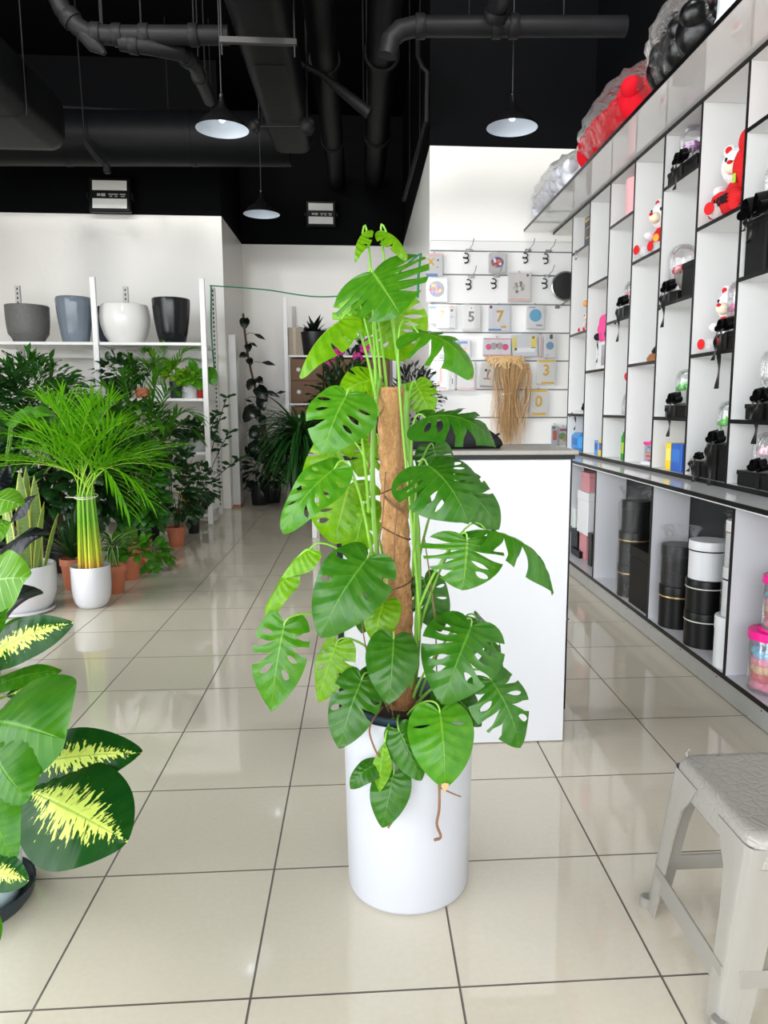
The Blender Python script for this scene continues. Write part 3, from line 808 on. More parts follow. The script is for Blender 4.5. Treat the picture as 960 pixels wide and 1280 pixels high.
for k, tl in ((.23,.01),(.43,.015),(.585,-.02),(.72,.02)):
    q = pb.lerp(pt, k); R = .0435-.004*k
    mp('tie', MB().tube([(q.x+R*math.cos(a), q.y+R*math.sin(a), q.z+tl*math.cos(a)) for a in np.linspace(0,2*PI,30)], .0017, 6), M_tie)
# stems
def pp(u, v, d=0): return at(u, v, PY+d)
M_stem = mat('green_monstera_stem', (104,150,52), .45, var=.15, scale=14)
M_stem2 = mat('pale_green_petiole', (124,176,60), .42, var=.12, scale=14)
M_root = mat('brown_aerial_root', (124,88,66), .7, var=.2, scale=30, bump=.3)
for pts_, r0, r1 in (([pp(500,905,.0),pp(512,860,-.02),pp(521,800,-.045),pp(523,700,-.055),pp(516,600,-.05),pp(508,540,-.05),pp(508,490,-.03)], .009, .007),
                   ([pp(490,905,.02),pp(480,830,-.02),pp(476,740,-.05),pp(467,640,-.055),pp(466,560,-.05),pp(470,500,-.03),pp(476,470,0)], .008, .006),
                   ([pp(508,905,.05),pp(520,840,.04),pp(524,760,.02),pp(518,660,.0),pp(512,560,.02),pp(505,480,.02)], .007,.005)):
    Q = catmull(pts_, 8); n = len(Q)
    mp('stem', MB().tube(Q, [r0+(r1-r0)*i/n+.0018*max(0, math.cos(i*2*PI/9.0))**8 for i in range(n)], 10), M_stem)
# leaves ----------------------------------------------------------------------------------------------------------
ML = [leaf_mat('monstera_leaf_deep', (50,104,22), (116,168,66), 9, .27, .18, lat=.35),
      leaf_mat('monstera_leaf_fresh_backlit', (112,166,20), (176,212,84), 9, .3, .34, lat=.35),  # young leaves; the back-lit tone of rear leaves is painted in here too
      leaf_mat('monstera_leaf_mid', (70,132,24), (146,192,76), 9, .28, .26, lat=.35)]
BIG = ((.35,.62),(.45,.5),(.55,.46),(.65,.46),(.75,.5))
BIG2 = ((.38,.6),(.5,.46),(.62,.44),(.74,.5))
FEW = ((.44,.62),(.6,.55))
NONE = ()
# attach u,v,depth | tip u,v,depth | width px | blade normal (x,y,z) | slits | material | shape opts | stem start u,v,depth
LV = [
 ((466,341,-.05),(501,394,-.13),122,(-.2,-.95,.3),BIG2,2,dict(arch=.05,curl=.12,fold=.06,holes=.3,gw=.03),(476,484,0)),
 ((453,292,-.02),(444,328,-.06),26,(-.9,-.5,.3),FEW,1,dict(arch=.1,fold=.6),(470,490,0)),
 ((483,290,-.02),(509,326,-.05),30,(.6,-.7,.4),FEW,1,dict(arch=.15,fold=.5),(500,490,0)),
 ((427,399,-.1),(374,472,-.14),48,(-.75,-.4,.5),FEW,1,dict(arch=.1,fold=.75,curl=.3),(473,520,-.02)),
 ((456,372,.04),(424,424,.02),62,(-.3,-.9,-.1),BIG2,1,dict(arch=-.05),(483,484,.02)),
 ((486,382,.06),(504,452,.04),88,(.1,-.95,-.2),BIG,1,dict(arch=-.1,gw=.028),(500,484,.02)),
 ((523,416,-.06),(590,474,-.10),84,(.25,-.6,.75),((.36,.3),(.5,.26),(.64,.4)),2,dict(arch=.2,curl=.5,holes=.1,gw=.05),(524,800,-.05)),
 ((470,474,.03),(424,492,-.0),56,(-.2,-.85,.4),FEW,1,dict(arch=.1),(478,500,.02)),
 ((433,494,-.14),(404,569,-.19),86,(-.18,-.85,.5),((.4,.55),(.54,.42),(.68,.42)),2,dict(arch=.1,curl=.35,holes=.6,gw=.03),(461,640,-.05)),
 ((418,586,-.12),(353,667,-.16),60,(-.35,-.8,.45),BIG2,2,dict(arch=.12,curl=.3,holes=.8,gw=.028),(473,760,-.05)),
 ((428,548,.03),(378,612,.0),46,(-.2,-.95,-.1),FEW,1,dict(arch=.05),(467,600,0)),
 ((436,606,.05),(416,680,.02),98,(-.1,-.98,-.1),BIG,1,dict(arch=-.08,holes=.6,gw=.028),(470,720,0)),
 ((532,522,-.16),(620,559,-.20),80,(.15,-.62,.8),((.34,.4),(.46,.32),(.6,.36),(.74,.5)),0,dict(arch=.22,curl=.5,holes=.1,gw=.045),(514,640,-.05)),
 ((535,582,-.18),(586,654,-.28),112,(.1,-.72,.72),BIG,0,dict(arch=.14,curl=.35,holes=.75,gw=.026),(516,720,-.05)),
 ((572,602,-.05),(624,662,-.08),62,(.3,-.85,.4),FEW,0,dict(arch=.1),(520,720,.0)),
 ((584,675,-.12),(578,738,-.16),104,(.05,-.95,.2),((.36,.5),(.5,.3),(.63,.35),(.76,.5)),2,dict(arch=.05,holes=.3,gw=.04),(521,770,-.05)),
 ((607,662,-.10),(692,743,-.14),58,(.35,-.5,.8),((.3,.25),(.46,.2),(.64,.3)),0,dict(arch=.22,curl=.3,holes=0,gw=.055,fold=.5),(524,790,-.03)),
 ((459,698,-.17),(400,797,-.24),92,(-.12,-.82,.56),((.36,.66),(.56,.6)),0,dict(arch=.12,curl=.3,holes=.7,gw=.02),(478,800,-.05)),
 ((387,687,-.1),(352,722,-.12),34,(-.6,-.6,.5),NONE,1,dict(arch=.1,fold=.6),(472,742,-.04)),
 ((359,720,-.1),(331,774,-.12),32,(-.7,-.7,.3),NONE,1,dict(arch=.1,fold=.5),(387,688,-.1)),
 ((355,782,-.16),(339,889,-.20),70,(-.1,-.9,.4),((.36,.5),(.47,.4),(.58,.38),(.69,.42)),2,dict(arch=.08,curl=.3,holes=.45,gw=.034),(410,776,-.1)),
 ((420,806,-.1),(398,878,-.13),54,(-.5,-.85,.1),FEW,1,dict(arch=.05,fold=.4,holes=.6),(478,830,-.04)),
 ((480,752,-.1),(470,806,-.14),46,(-.2,-.8,.55),NONE,1,dict(arch=.2,curl=.9),(489,700,-.05)),
 ((492,799,-.2),(486,880,-.27),66,(.02,-.85,.55),NONE,0,dict(arch=.14,curl=.35,ratio_k=1.0),(487,860,-.06)),
 ((452,850,-.16),(424,936,-.22),66,(-.2,-.85,.5),FEW,0,dict(arch=.1,curl=.35,gw=.03),(484,880,-.04)),
 ((589,783,-.16),(552,880,-.26),104,(-.02,-.82,.6),BIG,0,dict(arch=.12,curl=.25,holes=.65,gw=.028),(517,872,-.05)),
 ((597,776,-.06),(628,850,-.1),52,(.5,-.7,.5),FEW,0,dict(arch=.12,fold=.4),(525,870,-.02)),
 ((614,850,-.14),(650,935,-.2),84,(.25,-.75,.6),BIG2,0,dict(arch=.12,curl=.4,holes=.35,gw=.036),(520,885,-.03)),
 ((550,891,-.2),(556,985,-.28),84,(.02,-.85,.5),((.42,.5),),2,dict(arch=.14,curl=.35,holes=1),(507,900,-.05)),
 ((556,862,-.06),(602,908,-.1),54,(.2,-.7,.65),NONE,0,dict(arch=.1),(512,895,-.02)),
 ((499,914,-.19),(527,976,-.22),48,(.0,-.9,.4),NONE,0,dict(arch=.1,curl=.4),(500,900,-.06)),
 ((481,928,-.2),(474,990,-.23),24,(-.3,-.9,.3),NONE,1,dict(arch=.1,fold=.4,shape='lance'),(494,902,-.06)),
 ((492,968,-.21),(478,1035,-.24),52,(-.1,-.9,.4),NONE,0,dict(arch=.1,curl=.4),(490,905,-.1)),
 ((470,956,-.21),(438,986,-.22),32,(-.2,-.6,.75),NONE,0,dict(arch=.25,curl=.6),(488,950,-.2)),
 ((470,842,-.08),(455,884,-.1),46,(-.3,-.9,.3),NONE,0,dict(arch=.1),(488,880,-.03)),
 ((520,480,.05),(538,520,.03),44,(.2,-.95,.1),FEW,1,dict(arch=.05),(505,540,.02)),
 ((468,548,.06),(448,596,.04),54,(-.1,-.98,.0),BIG2,1,dict(arch=.05),(480,640,.03)),
 ((455,632,.06),(440,700,.05),56,(.0,-.98,.0),FEW,1,dict(arch=.05),(482,720,.03)),
 ((468,722,.05),(452,792,.03),52,(-.2,-.95,.2),FEW,0,dict(arch=.05),(486,780,.03)),
 ((530,726,.05),(552,790,.03),54,(.2,-.95,.2),FEW,0,dict(arch=.05),(510,800,.03)),
 ((542,560,.06),(552,610,.05),50,(.2,-.95,.1),FEW,0,dict(arch=.05),(510,640,.03)),
 ((438,362,.02),(440,404,.01),40,(-.4,-.9,.1),NONE,1,dict(arch=.05,fold=.4),(474,490,.01)),
 ((500,596,.07),(540,640,.06),40,(.2,-.95,.2),FEW,2,dict(arch=.05),(510,700,.03)),
]
for i, (A, T, w, nrm, sl, mi, kw, st) in enumerate(LV):
    a, t_ = pp(*A), pp(*T); L = (t_-a).length; wid = w/F_PX*(PY+A[2])*1.04
    kw = dict(kw); kw.pop('ratio_k', 0)
    geo = leaf_geo(ratio=wid/L/.98, slits=sl, seed=i, **kw)
    leaf_obj.keep.append(geo)
    M = frame(a-mo, t_-mo, nrm)
    g = rng.uniform(.85, 1.12)
    lf = leaf_obj('leaf', geo, ML[mi], MO, M, (g, g*rng.uniform(.96,1.04), g*.95))
    s_ = pp(*st); dirv = (t_-a).normalized(); up = Vector((0,0,1))
    k = (a-s_).length
    c1 = s_+(up*.55+ (a-s_)*.25/max(k,.01)+Vector((0,-.15,0)))*k*.45; c2 = a-dirv*k*.2+up*k*.12
    B = bez(s_-mo, c1-mo, c2-mo, a-mo, 14)
    MB().tube(B, [.0042-.0018*j/14 for j in range(15)], 8).build('petiole', M_stem2 if mi else M_stem, MO)
tipb = pp(556,984,-.285)
mp('brown_leaf_tip', MB().prism([(-.010,.012),(0,.016),(.010,.012),(.006,-.004),(0,-.012),(-.006,-.004)], lambda x,y,s: (tipb.x+x, tipb.y-.004+.002*s-.3*y, tipb.z+y)), mat('dry_leaf', (196,158,112), .8))['label'] = 'dry brown tip of a leaf'
for pts_, r in (([(549,975,-.2),(549,1010,-.21),(546,1030,-.21),(551,1046,-.21),(543,1050,-.22)],.004),([(551,985,-.21),(566,992,-.21),(576,996,-.21)],.0022),
                ([(478,884,-.1),(466,900,-.19),(462,915,-.2),(468,935,-.21),(476,950,-.21)],.0028),([(510,960,-.2),(507,985,-.2),(497,1015,-.21),(485,1035,-.22)],.003),
                ([(496,906,-.08),(505,930,-.2),(510,960,-.21)],.003),
                ([(482,590,-.055),(478,650,-.06),(472,700,-.06),(476,790,-.06),(492,900,-.08)],.002),([(500,520,-.05),(499,600,-.055),(493,680,-.06),(494,760,-.06)],.0022),
                ([(530,670,-.05),(540,740,-.06),(545,800,-.07),(546,880,-.08)],.002),([(468,480,-.02),(462,540,-.04),(464,565,-.04),(460,590,-.04)],.0022),
                ([(463,690,-.06),(452,760,-.08),(462,830,-.08),(486,890,-.06)],.002),([(480,620,-.05),(492,632,-.062),(505,640,-.05)],.0035)):
    mp('aerial_root', MB().tube(catmull([pp(*q) for q in pts_], 6), r, 6), M_root)
# ------------------------------------------------------------------ plant helpers
def wadd(mb, L, P, T, N): mb.leaf(L, frame(P, T, N))
def protos(shape, ratio, k=3, **kw):
    a = dict(ns=3, na=1, slits=(), wave=.05); a.update(kw)
    return [leaf_geo(shape, ratio, seed=50+i, **a) for i in range(k)]
PR_OVAL = protos('oval', .5, arch=.12, curl=.3); PR_HEART = protos('heart', .85, arch=.14, curl=.3)
PR_LANCE = protos('lance', .26, arch=.15, curl=.3); PR_STRAP = protos('lance', .1, arch=.22, curl=.6, fold=.4); PR_WIDE = protos('oval', .62, arch=.16, curl=.3)
def rnd(a, b): return random.uniform(a, b)
def pot_mesh(kind, r, h, c=(0,0,0)):
    if kind == 'terra':
        return MB().lathe([(0,0),(r*.68,0),(r*.72,.004),(r*.9,h*.76),(r*.9,h*.78),(r,h*.79),(r,h*.985),(r*.98,h),(r*.9,h),(r*.88,h*.9),(0,h*.88)], c, 36)
    if kind == 'round':
        return MB().lathe([(0,0),(r*.62,0),(r*.72,h*.02),(r*.86,h*.12),(r*.96,h*.28),(r,h*.5),(r,h*.985),(r*.985,h),(r*.95,h),(r*.93,h*.94),(r*.92,h*.88),(0,h*.86)], c, 44)
    if kind == 'bowl':
        return MB().lathe([(0,0),(r*.66,0),(r*.7,h*.03),(r*.86,h*.16),(r*.97,h*.4),(r,h*.62),(r*.99,h*.97),(r*.97,h),(r*.93,h),(r*.91,h*.92),(0,h*.86)], c, 44)
    return MB().lathe([(0,0),(r*.8,0),(r*.84,h*.03),(r,h*.96),(r*1.0,h),(r*.93,h),(r*.9,h*.9),(0,h*.88)], c, 36)
M_terra = mat('terracotta_plastic', (196,116,84), .5, var=.08)
M_wpot = mat('white_ceramic_pot', (206,206,211), .14, var=.015)
M_bpot = mat('black_plastic_pot', (24,24,26), .4)
LM = dict(
 dark=leaf_mat('dark_green_leaf', (26,66,24), (70,120,56), 7, .3, .14, spec=.6),
 mid=leaf_mat('mid_green_leaf', (44,104,26), (110,160,70), 7, .34, .22),
 lime=leaf_mat('lime_leaf', (118,170,30), (170,205,90), 7, .34, .3),
 palm=leaf_mat('palm_leaflet', (62,128,24), (110,170,60), 3, .36, .28),
 bright=leaf_mat('bright_palm_leaflet', (98,170,20), (150,205,60), 3, .34, .36),
 deep=leaf_mat('blackish_leaf', (12,24,16), (30,52,34), 7, .28, .05, spec=.6),
 var=leaf_mat('white_edged_leaf', (48,96,44), (110,150,90), 2, .36, .2, edge=(198,206,150)),
 snake=leaf_mat('banded_sword_leaf', (112,142,74), (156,178,112), 26, .36, .15, veinw=.35, lat=1.8, edge=(206,206,100)),
 pothos=leaf_mat('pothos_leaf', (70,136,28), (150,190,80), 6, .3, .28),
 yel=leaf_mat('yellow_variegated_leaf', (176,168,30), (120,130,30), 8, .35, .2),
 fern=leaf_mat('fern_strap_leaf', (40,92,36), (80,130,60), 2, .4, .2),
 rub=leaf_mat('burgundy_black_leaf', (11,17,18), (26,38,36), 12, .3, .02, veinw=.25, spec=.16),
 calathea=leaf_mat('striped_round_leaf', (92,150,34), (176,214,130), 11, .36, .28, veinw=.8, lat=1.6),
 dieff=leaf_mat('cream_splashed_leaf', (26,74,24), (66,120,40), 10, .3, .18, veinw=.35, spec=.2, pattern=(206,222,110)),
 dieffb=leaf_mat('fresh_dumb_cane_leaf', (56,116,18), (120,176,60), 10, .32, .26, veinw=.45, spec=.22),
)
M_stalk = mat('green_stalk', (96,140,50), .45, var=.15); M_bark = mat('brown_stem', (92,70,50), .8, var=.3, bump=.4)
M_bstalk = mat('dark_stalk', (40,52,30), .5, var=.2)
def plant(name, label, x, y, z=0, pot='terra', r=.09, h=.2, pm=None, group=None):
    t = thing(name, label, 'plant', (x, y, z), group=group)
    pot_mesh(pot, r, h).build('pot', pm or M_terra, t, auto=.8)
    MB().lathe([(r*.89,h*.885),(r*.5,h*.91),(0,h*.92)], (0,0,0), 20).build('soil', M_soil, t)
    return t
def bush(t, z0, ctr, rad, n, protos_, m, L=(.1,.16), up=.5, stems=6, stem_m=None, droop=.5, inner=.35, name='foliage'):
    """leaves sprouting outward through an ellipsoid (all in the frame of the thing)"""
    mb = MB(); sb = MB(); c = Vector(ctr); R = Vector(rad)
    for i in range(stems):
        a = 2*PI*i/stems+rnd(-.4,.4); k = rnd(.3,.85)
        e = c+Vector((math.cos(a)*R.x*k, math.sin(a)*R.y*k, rnd(-.2,.8)*R.z))
        b = Vector((rnd(-.03,.03), rnd(-.03,.03), z0))
        sb.tube(bez(b, b.lerp(e,.4)+Vector((0,0,.25*(e.z-b.z))), b.lerp(e,.7)+Vector((0,0,.1)), e, 7), [.006-.0005*q for q in range(8)], 5)
    for i in range(n):
        th = math.acos(rnd(-.75,1)); a = rnd(0, 2*PI); k = inner+(1-inner)*random.random()**.5
        d = Vector((math.sin(th)*math.cos(a), math.sin(th)*math.sin(a), math.cos(th)))
        p = c+Vector((d.x*R.x, d.y*R.y, d.z*R.z))*k
        dd = (d+Vector((rnd(-.6,.6), rnd(-.6,.6), rnd(-.3,.5)*up-droop*.6))).normalized()
        l = rnd(*L); nrm = (d*.6+Vector((rnd(-.35,.35), -.35+rnd(-.3,.3), .9)))
        wadd(mb, random.choice(protos_), p, p+dd*l, nrm)
    o = mb.build(name, m, t, auto=None)
    if stems: sb.build('stems', stem_m or M_stalk, t)
    return o
def fountain(t, z0, n, L, protos_, m, spread=(.15,1.2), droop=.6, name='foliage', parts=False, w=1.0, cx=(0,0)):
    """strap leaves arching out of one crown; each a bent ribbon"""
    mb = MB()
    for i in range(n):
        a = 2*PI*(i*.382+rnd(-.06,.06)); el = rnd(*spread); l = rnd(*L)
        p = Vector((cx[0]+rnd(-.015,.015), cx[1]+rnd(-.015,.015), z0)); d = Vector((math.cos(a)*math.sin(el), math.sin(a)*math.sin(el), math.cos(el)))
        ribbon(mb, p, d, l, l*rnd(.045,.06)*w, droop*rnd(.7,1.3))
    return mb.build(name, m, t, auto=None)
def ribbon(mb, p, d, l, w, droop, seg=7, fold=.3, prof=None):
    d = d.normalized(); v = []; uv = []; side = d.cross(Vector((0,0,1)))
    if side.length < .05: side = Vector((rnd(-1,1), rnd(-1,1), 0))
    side.normalize(); q = p.copy(); st = l/seg
    for i in range(seg+1):
        t = i/seg; ww = w*(prof(t) if prof else (min(1, .45+t*2.2) if t < .3 else (1-((t-.3)/.7)**2.0)+.02))
        up = side.cross(d).normalized()
        for k in (-1, 0, 1): v.append(tuple(q+side*(k*ww)+up*(abs(k)*fold*ww))); uv.append((.5+.5*k, t))
        d = (d+Vector((0,0,-droop/seg))).normalized(); q = q+d*st
    f = []
    for i in range(seg):
        for k in (0,1): f.append((i*3+k, i*3+k+1, i*3+k+4, i*3+k+3))
    mb.add(v, f, uv)
def frond(mb, sb, B, n, ll, w, droop=.5, r0=.004, rise=.25, bare=.15, ang=.95):
    """pinnate palm frond along the points B"""
    m = len(B)-1
    sb.tube(B, [r0*(1-.75*i/m) for i in range(m+1)], 5)
    for i in range(n):
        t = bare+(1-bare)*i/(n-1); k = min(m-1, int(t*m)); f = t*m-k
        p = B[k].lerp(B[k+1], f); tan = (B[k+1]-B[k]).normalized()
        side = tan.cross(Vector((0,0,1))); side = side.normalized() if side.length > .05 else Vector((1,0,0))
        up = side.cross(tan)
        L_ = ll*(.55+.6*math.sin(PI*min(1,.12+t*.8)))*(1-.35*t)
        for s_ in (-1, 1):
            a = ang*(1-.45*t)
            d = tan*math.cos(a)+side*(s_*math.sin(a))+up*(rise+rnd(-.1,.1))
            ribbon(mb, p, d, L_*rnd(.88,1.1), w, droop*rnd(.6,1.3), 5, .35)
def palm(t, base, fr, n=18, ll=.2, w=.009, m='palm', droop=.5, stem_m=None, ang=.95, bare=.2):
    """fr: list of (tip vector, mid lift); every frond is a part with its own rachis"""
    for tip, lift in fr:
        b = Vector(base)+Vector((rnd(-.02,.02), rnd(-.02,.02), 0)); e = Vector(tip)
        mid = b.lerp(e, .5)+Vector((0,0,lift))
        B = bez(b, b.lerp(mid,.6)+Vector((0,0,lift*.5)), mid.lerp(e,.3)+Vector((0,0,lift*.45)), e, 9)
        mb, sb = MB(), MB(); frond(mb, sb, B, n, ll, w, droop, ang=ang, bare=bare)
        o = mb.build('frond', LM[m], t, auto=None); sb.build('rachis', stem_m or M_stalk, o)

# ------------------------------------------------------------------ bright areca palm in the white pot
AX, AY = -1.90, 5.28
t = plant('areca_palm', 'bright green areca palm with yellow canes in a round white pot', AX, AY, 0, 'round', .132, .295, M_wpot)
def cane_mat():
    N = NT('yellow_green_cane'); tc = N.n('TexCoord'); sp = N.n('SeparateXYZ', i_0=N.n('UVMap').outputs[0])
    c = N.mix(N.math('MULTIPLY', sp.outputs[1], 5.0, clamp=True), lin((220,146,66)), lin((190,198,36)))
    c = N.mix(N.math('MULTIPLY_ADD', sp.outputs[1], 2.4, -.5, clamp=True), c, lin((116,176,26)))
    b = N.n('BsdfPrincipled', i_Base_Color=c, i_Roughness=.4); N.link(b.outputs[0], N.out.inputs[0]); return N.m
M_cane = cane_mat()
z_tie = .80
tops = []
for i in range(15):
    a = 2*PI*i/15; r0 = .085*(.4+.6*((i*7)%5)/4)
    b = Vector((math.cos(a)*r0, math.sin(a)*r0, .255)); e = Vector((math.cos(a)*r0*.72+rnd(-.01,.01), math.sin(a)*r0*.7, z_tie))
    MB().tube(bez(b, b.lerp(e,.3)+Vector((0,0,.02)), b.lerp(e,.7), e, 8), [.0105-.0006*k for k in range(9)], 8).build('cane', M_cane, t)
    tops.append(e)
MB().tube([(.075*math.cos(a), .075*math.sin(a), z_tie-.02+.012*math.sin(a)) for a in np.linspace(0,2*PI,24)]+[(.02,-.08,z_tie-.02),(-.10,-.1,z_tie-.012)], .003, 5).build('tie', mat('raffia_tie', (226,222,200), .7), t)
ends = [(-.62,-.1,.98),(-.5,.05,1.2),(-.42,-.22,1.32),(-.28,.1,1.42),(-.2,-.1,1.42),(-.08,-.12,1.45),(.05,.1,1.42),(.12,-.15,1.38),(.24,0,1.42),(.34,-.12,1.3),(.42,.1,1.22),(.5,-.1,1.06),(.55,-.05,.98),
        (.47,-.2,.78),(.36,-.28,.72),(-.5,-.25,1.05),(.2,.3,1.25),(-.15,.3,1.35),(-.34,.25,1.25),(.62,.08,1.12),(.08,-.3,1.15),(-.22,-.3,1.12)]
for i, e in enumerate(ends):
    b = tops[i % len(tops)]; e = Vector(e); d = e-b
    B = bez(b, b+Vector((d.x*.12, d.y*.12, .22 if e.z > .9 else .26)), b+Vector((d.x*.55, d.y*.55, max(.25, d.z*.95))), e, 10)
    mb, sb = MB(), MB(); frond(mb, sb, B, 14, .38, .0066, .9, .005, .5, bare=.26, ang=.8)
    o = mb.build('frond', LM['bright'], t, auto=None); sb.build('rachis', mat('lime_rachis', (140,186,40), .4), o)

# ------------------------------------------------------------------ snake plant in the white bowl
SX, SY = -2.33, 5.18
t = plant('snake_plant', 'snake plant with upright banded leaves in a wide white bowl', SX, SY, 0, 'bowl', .225, .33, M_wpot)
MB().lathe([(0,0),(.17,0),(.2,.012),(.205,.03),(.198,.03),(.19,.016),(0,.012)], (0,0,0), 40).build('saucer', M_wpot, t)
sw = lambda tt: (.72+.5*tt if tt < .45 else (.945-((tt-.45)/.55)**2.6*.93))
for x, y, h, dx, w in ((-.12,0,.56,-.12,.036),(-.04,-.05,.62,-.05,.038),(.05,-.02,.70,.02,.045),(.1,.05,.66,.04,.042),(.12,-.05,.5,.2,.034),(-.08,.08,.66,-.02,.036),(.02,.1,.72,.05,.04),(.15,.03,.42,.3,.03),(-.15,-.06,.42,-.2,.03),(0,-.1,.46,-.02,.034)):
    mb = MB(); ribbon(mb, Vector((x,y,.28)), Vector((dx,-.05,1)), h, w, .04, 10, .3, sw)
    mb.build('leaf', LM['snake'], t, auto=None)

# ------------------------------------------------------------------ terracotta row
t = plant('dracaena', 'dark bushy dracaena in a terracotta pot between the snake plant and the areca palm', -2.22, 5.82, 0, 'terra', .1, .24)
fountain(t, .24, 34, (.35,.5), None, LM['dark'], (.05,1.1), .7, w=.8)
MB().tube([(0,0,.2),(0,0,.3)], .014, 8).build('stem', M_bark, t)
t = plant('spider_plant', 'white edged striped leaf plant in a terracotta pot right of the white areca pot', -1.865, 5.66, 0, 'terra', .09, .215)
fountain(t, .36, 20, (.2,.32), None, LM['var'], (.5,1.5), 1.3, w=1.3)
for dx in (-.02,.0,.025): MB().tube([(dx,0,.18),(dx*1.3,0,.37)], .006, 6).build('stem', M_stalk, t)
t = plant('pothos', 'small cream splashed pothos in the second terracotta pot of the row', -1.885, 6.12, 0, 'terra', .092, .2)
bush(t, .18, (0.02,-.02,.26), (.16,.14,.1), 42, PR_HEART, LM['pothos'], (.07,.12), stems=5)
t = plant('pothos', 'tall leafy pothos column behind the small pothos, over a terracotta pot', -1.98, 6.72, 0, 'terra', .11, .22)
bush(t, .2, (0.03,0,.66), (.22,.2,.5), 190, PR_HEART, LM['mid'], (.09,.16), stems=6, droop=.8)
t = plant('trailing_vine', 'low vine with yellow green heart leaves spilling on the tiles behind the pothos', -1.80, 6.45, 0, 'terra', .07, .12)
bush(t, .1, (0.02,-.02,.14), (.14,.12,.11), 26, PR_HEART, LM['pothos'], (.08,.13), stems=4, droop=1)
t = plant('rubber_fig', 'dark leaved fig bush in a terracotta pot standing alone near the rack foot', -1.86, 7.56, 0, 'terra', .095, .2)
bush(t, .18, (0.03,.02,.58), (.22,.2,.44), 170, PR_WIDE, LM['dark'], (.09,.15), stems=7, stem_m=M_bark)
t = plant('dwarf_shrub', 'small dark shrub in a black pot beside the rack post', -1.86, 8.35, 0, 'pot', .07, .16, M_bpot)
bush(t, .15, (0.1,0,.52), (.16,.14,.3), 90, PR_OVAL, LM['dark'], (.07,.12), stems=6, stem_m=M_bark)
t = plant('croton', 'low yellow striped plant on the bottom shelf by the rack post', -2.12, 9.2, .121, 'pot', .09, .12, M_bpot)
fountain(t, .12, 18, (.18,.28), None, LM['yel'], (.6,1.5), .7, w=1.4)

# ------------------------------------------------------------------ the mass of plants in front of the rack
def kentia(x, y, label, fr, m='palm', pm=M_bpot, base=.3, **k):
    t = plant('kentia_palm', label, x, y, 0, 'pot', .15, .3, pm)
    palm(t, (0,0,.28), fr, m=m, **k); return t
kentia(-2.25, 7.9, 'green palm with long arching fronds standing before the right bay of the rack', [((.62,-.1,1.28),.5),((.42,-.2,1.55),.5),((.2,.1,1.75),.45),((-.1,-.2,1.72),.4),((-.4,0,1.6),.45),((-.55,-.15,1.3),.5),((.55,.2,1.05),.55),((.3,-.3,1.2),.5),((-.25,-.3,1.25),.5),((.05,-.35,1.4),.45),((-.6,.2,1.0),.5)], n=20, ll=.3, w=.012, droop=.7)
kentia(-2.75, 7.3, 'dark green palm with drooping fronds in the middle of the plant crowd', [((.5,-.2,1.2),.5),((.3,-.25,1.5),.4),((0,-.25,1.6),.4),((-.3,-.1,1.5),.45),((.4,.1,1.4),.5),((-.5,-.2,1.2),.5),((.15,-.4,1.15),.5),((-.15,-.4,1.1),.5)], 'fern', n=18, ll=.3, w=.011, droop=1.0)
kentia(-3.25, 7.9, 'fan leaved dark palm in front of the left rack post', [((.45,-.3,1.65),.35),((.2,-.35,1.75),.3),((-.1,-.3,1.7),.3),((.5,-.2,1.45),.35),((.05,-.4,1.5),.4)], 'fern', n=16, ll=.34, w=.013, droop=1.1, bare=.55)
t = plant('umbrella_shrub', 'tall dense umbrella shrub at the far left edge under the planters', -3.98, 7.7, 0, 'pot', .18, .35, M_bpot)
bush(t, .33, (.1,-.1,1.3), (.62,.5,.55), 900, PR_LANCE, LM['dark'], (.12,.2), stems=10, stem_m=M_bark, droop=.7)
t = plant('umbrella_shrub', 'umbrella shrub with paler young leaves left of the first rack post', -3.5, 8.15, 0, 'pot', .17, .35, M_bpot)
bush(t, .33, (.12,-.1,1.38), (.56,.42,.5), 800, PR_LANCE, LM['mid'], (.12,.2), stems=8, stem_m=M_bark, droop=.7)
t = plant('leafy_shrub', 'dark broad leaved shrub filling the gap behind the areca palm', -2.55, 6.5, 0, 'pot', .17, .3, M_bpot)
bush(t, .28, (.0,-.05,.85), (.52,.4,.52), 460, PR_WIDE, LM['dark'], (.12,.2), stems=9, stem_m=M_bark, droop=.7)
t = plant('leafy_shrub', 'dark shrub with narrow leaves at the back right of the plant crowd', -2.5, 8.3, 0, 'pot', .16, .3, M_bpot)
bush(t, .28, (.0,-.05,.95), (.5,.35,.5), 460, PR_LANCE, LM['dark'], (.14,.24), stems=9, stem_m=M_bark, droop=.8)
t = plant('leafy_shrub', 'glossy dark shrub low at the left edge behind the snake plant', -3.3, 6.2, 0, 'pot', .17, .3, M_bpot)
bush(t, .28, (.0,-.05,.7), (.55,.4,.5), 320, PR_OVAL, LM['dark'], (.12,.2), stems=9, stem_m=M_bark, droop=.7)
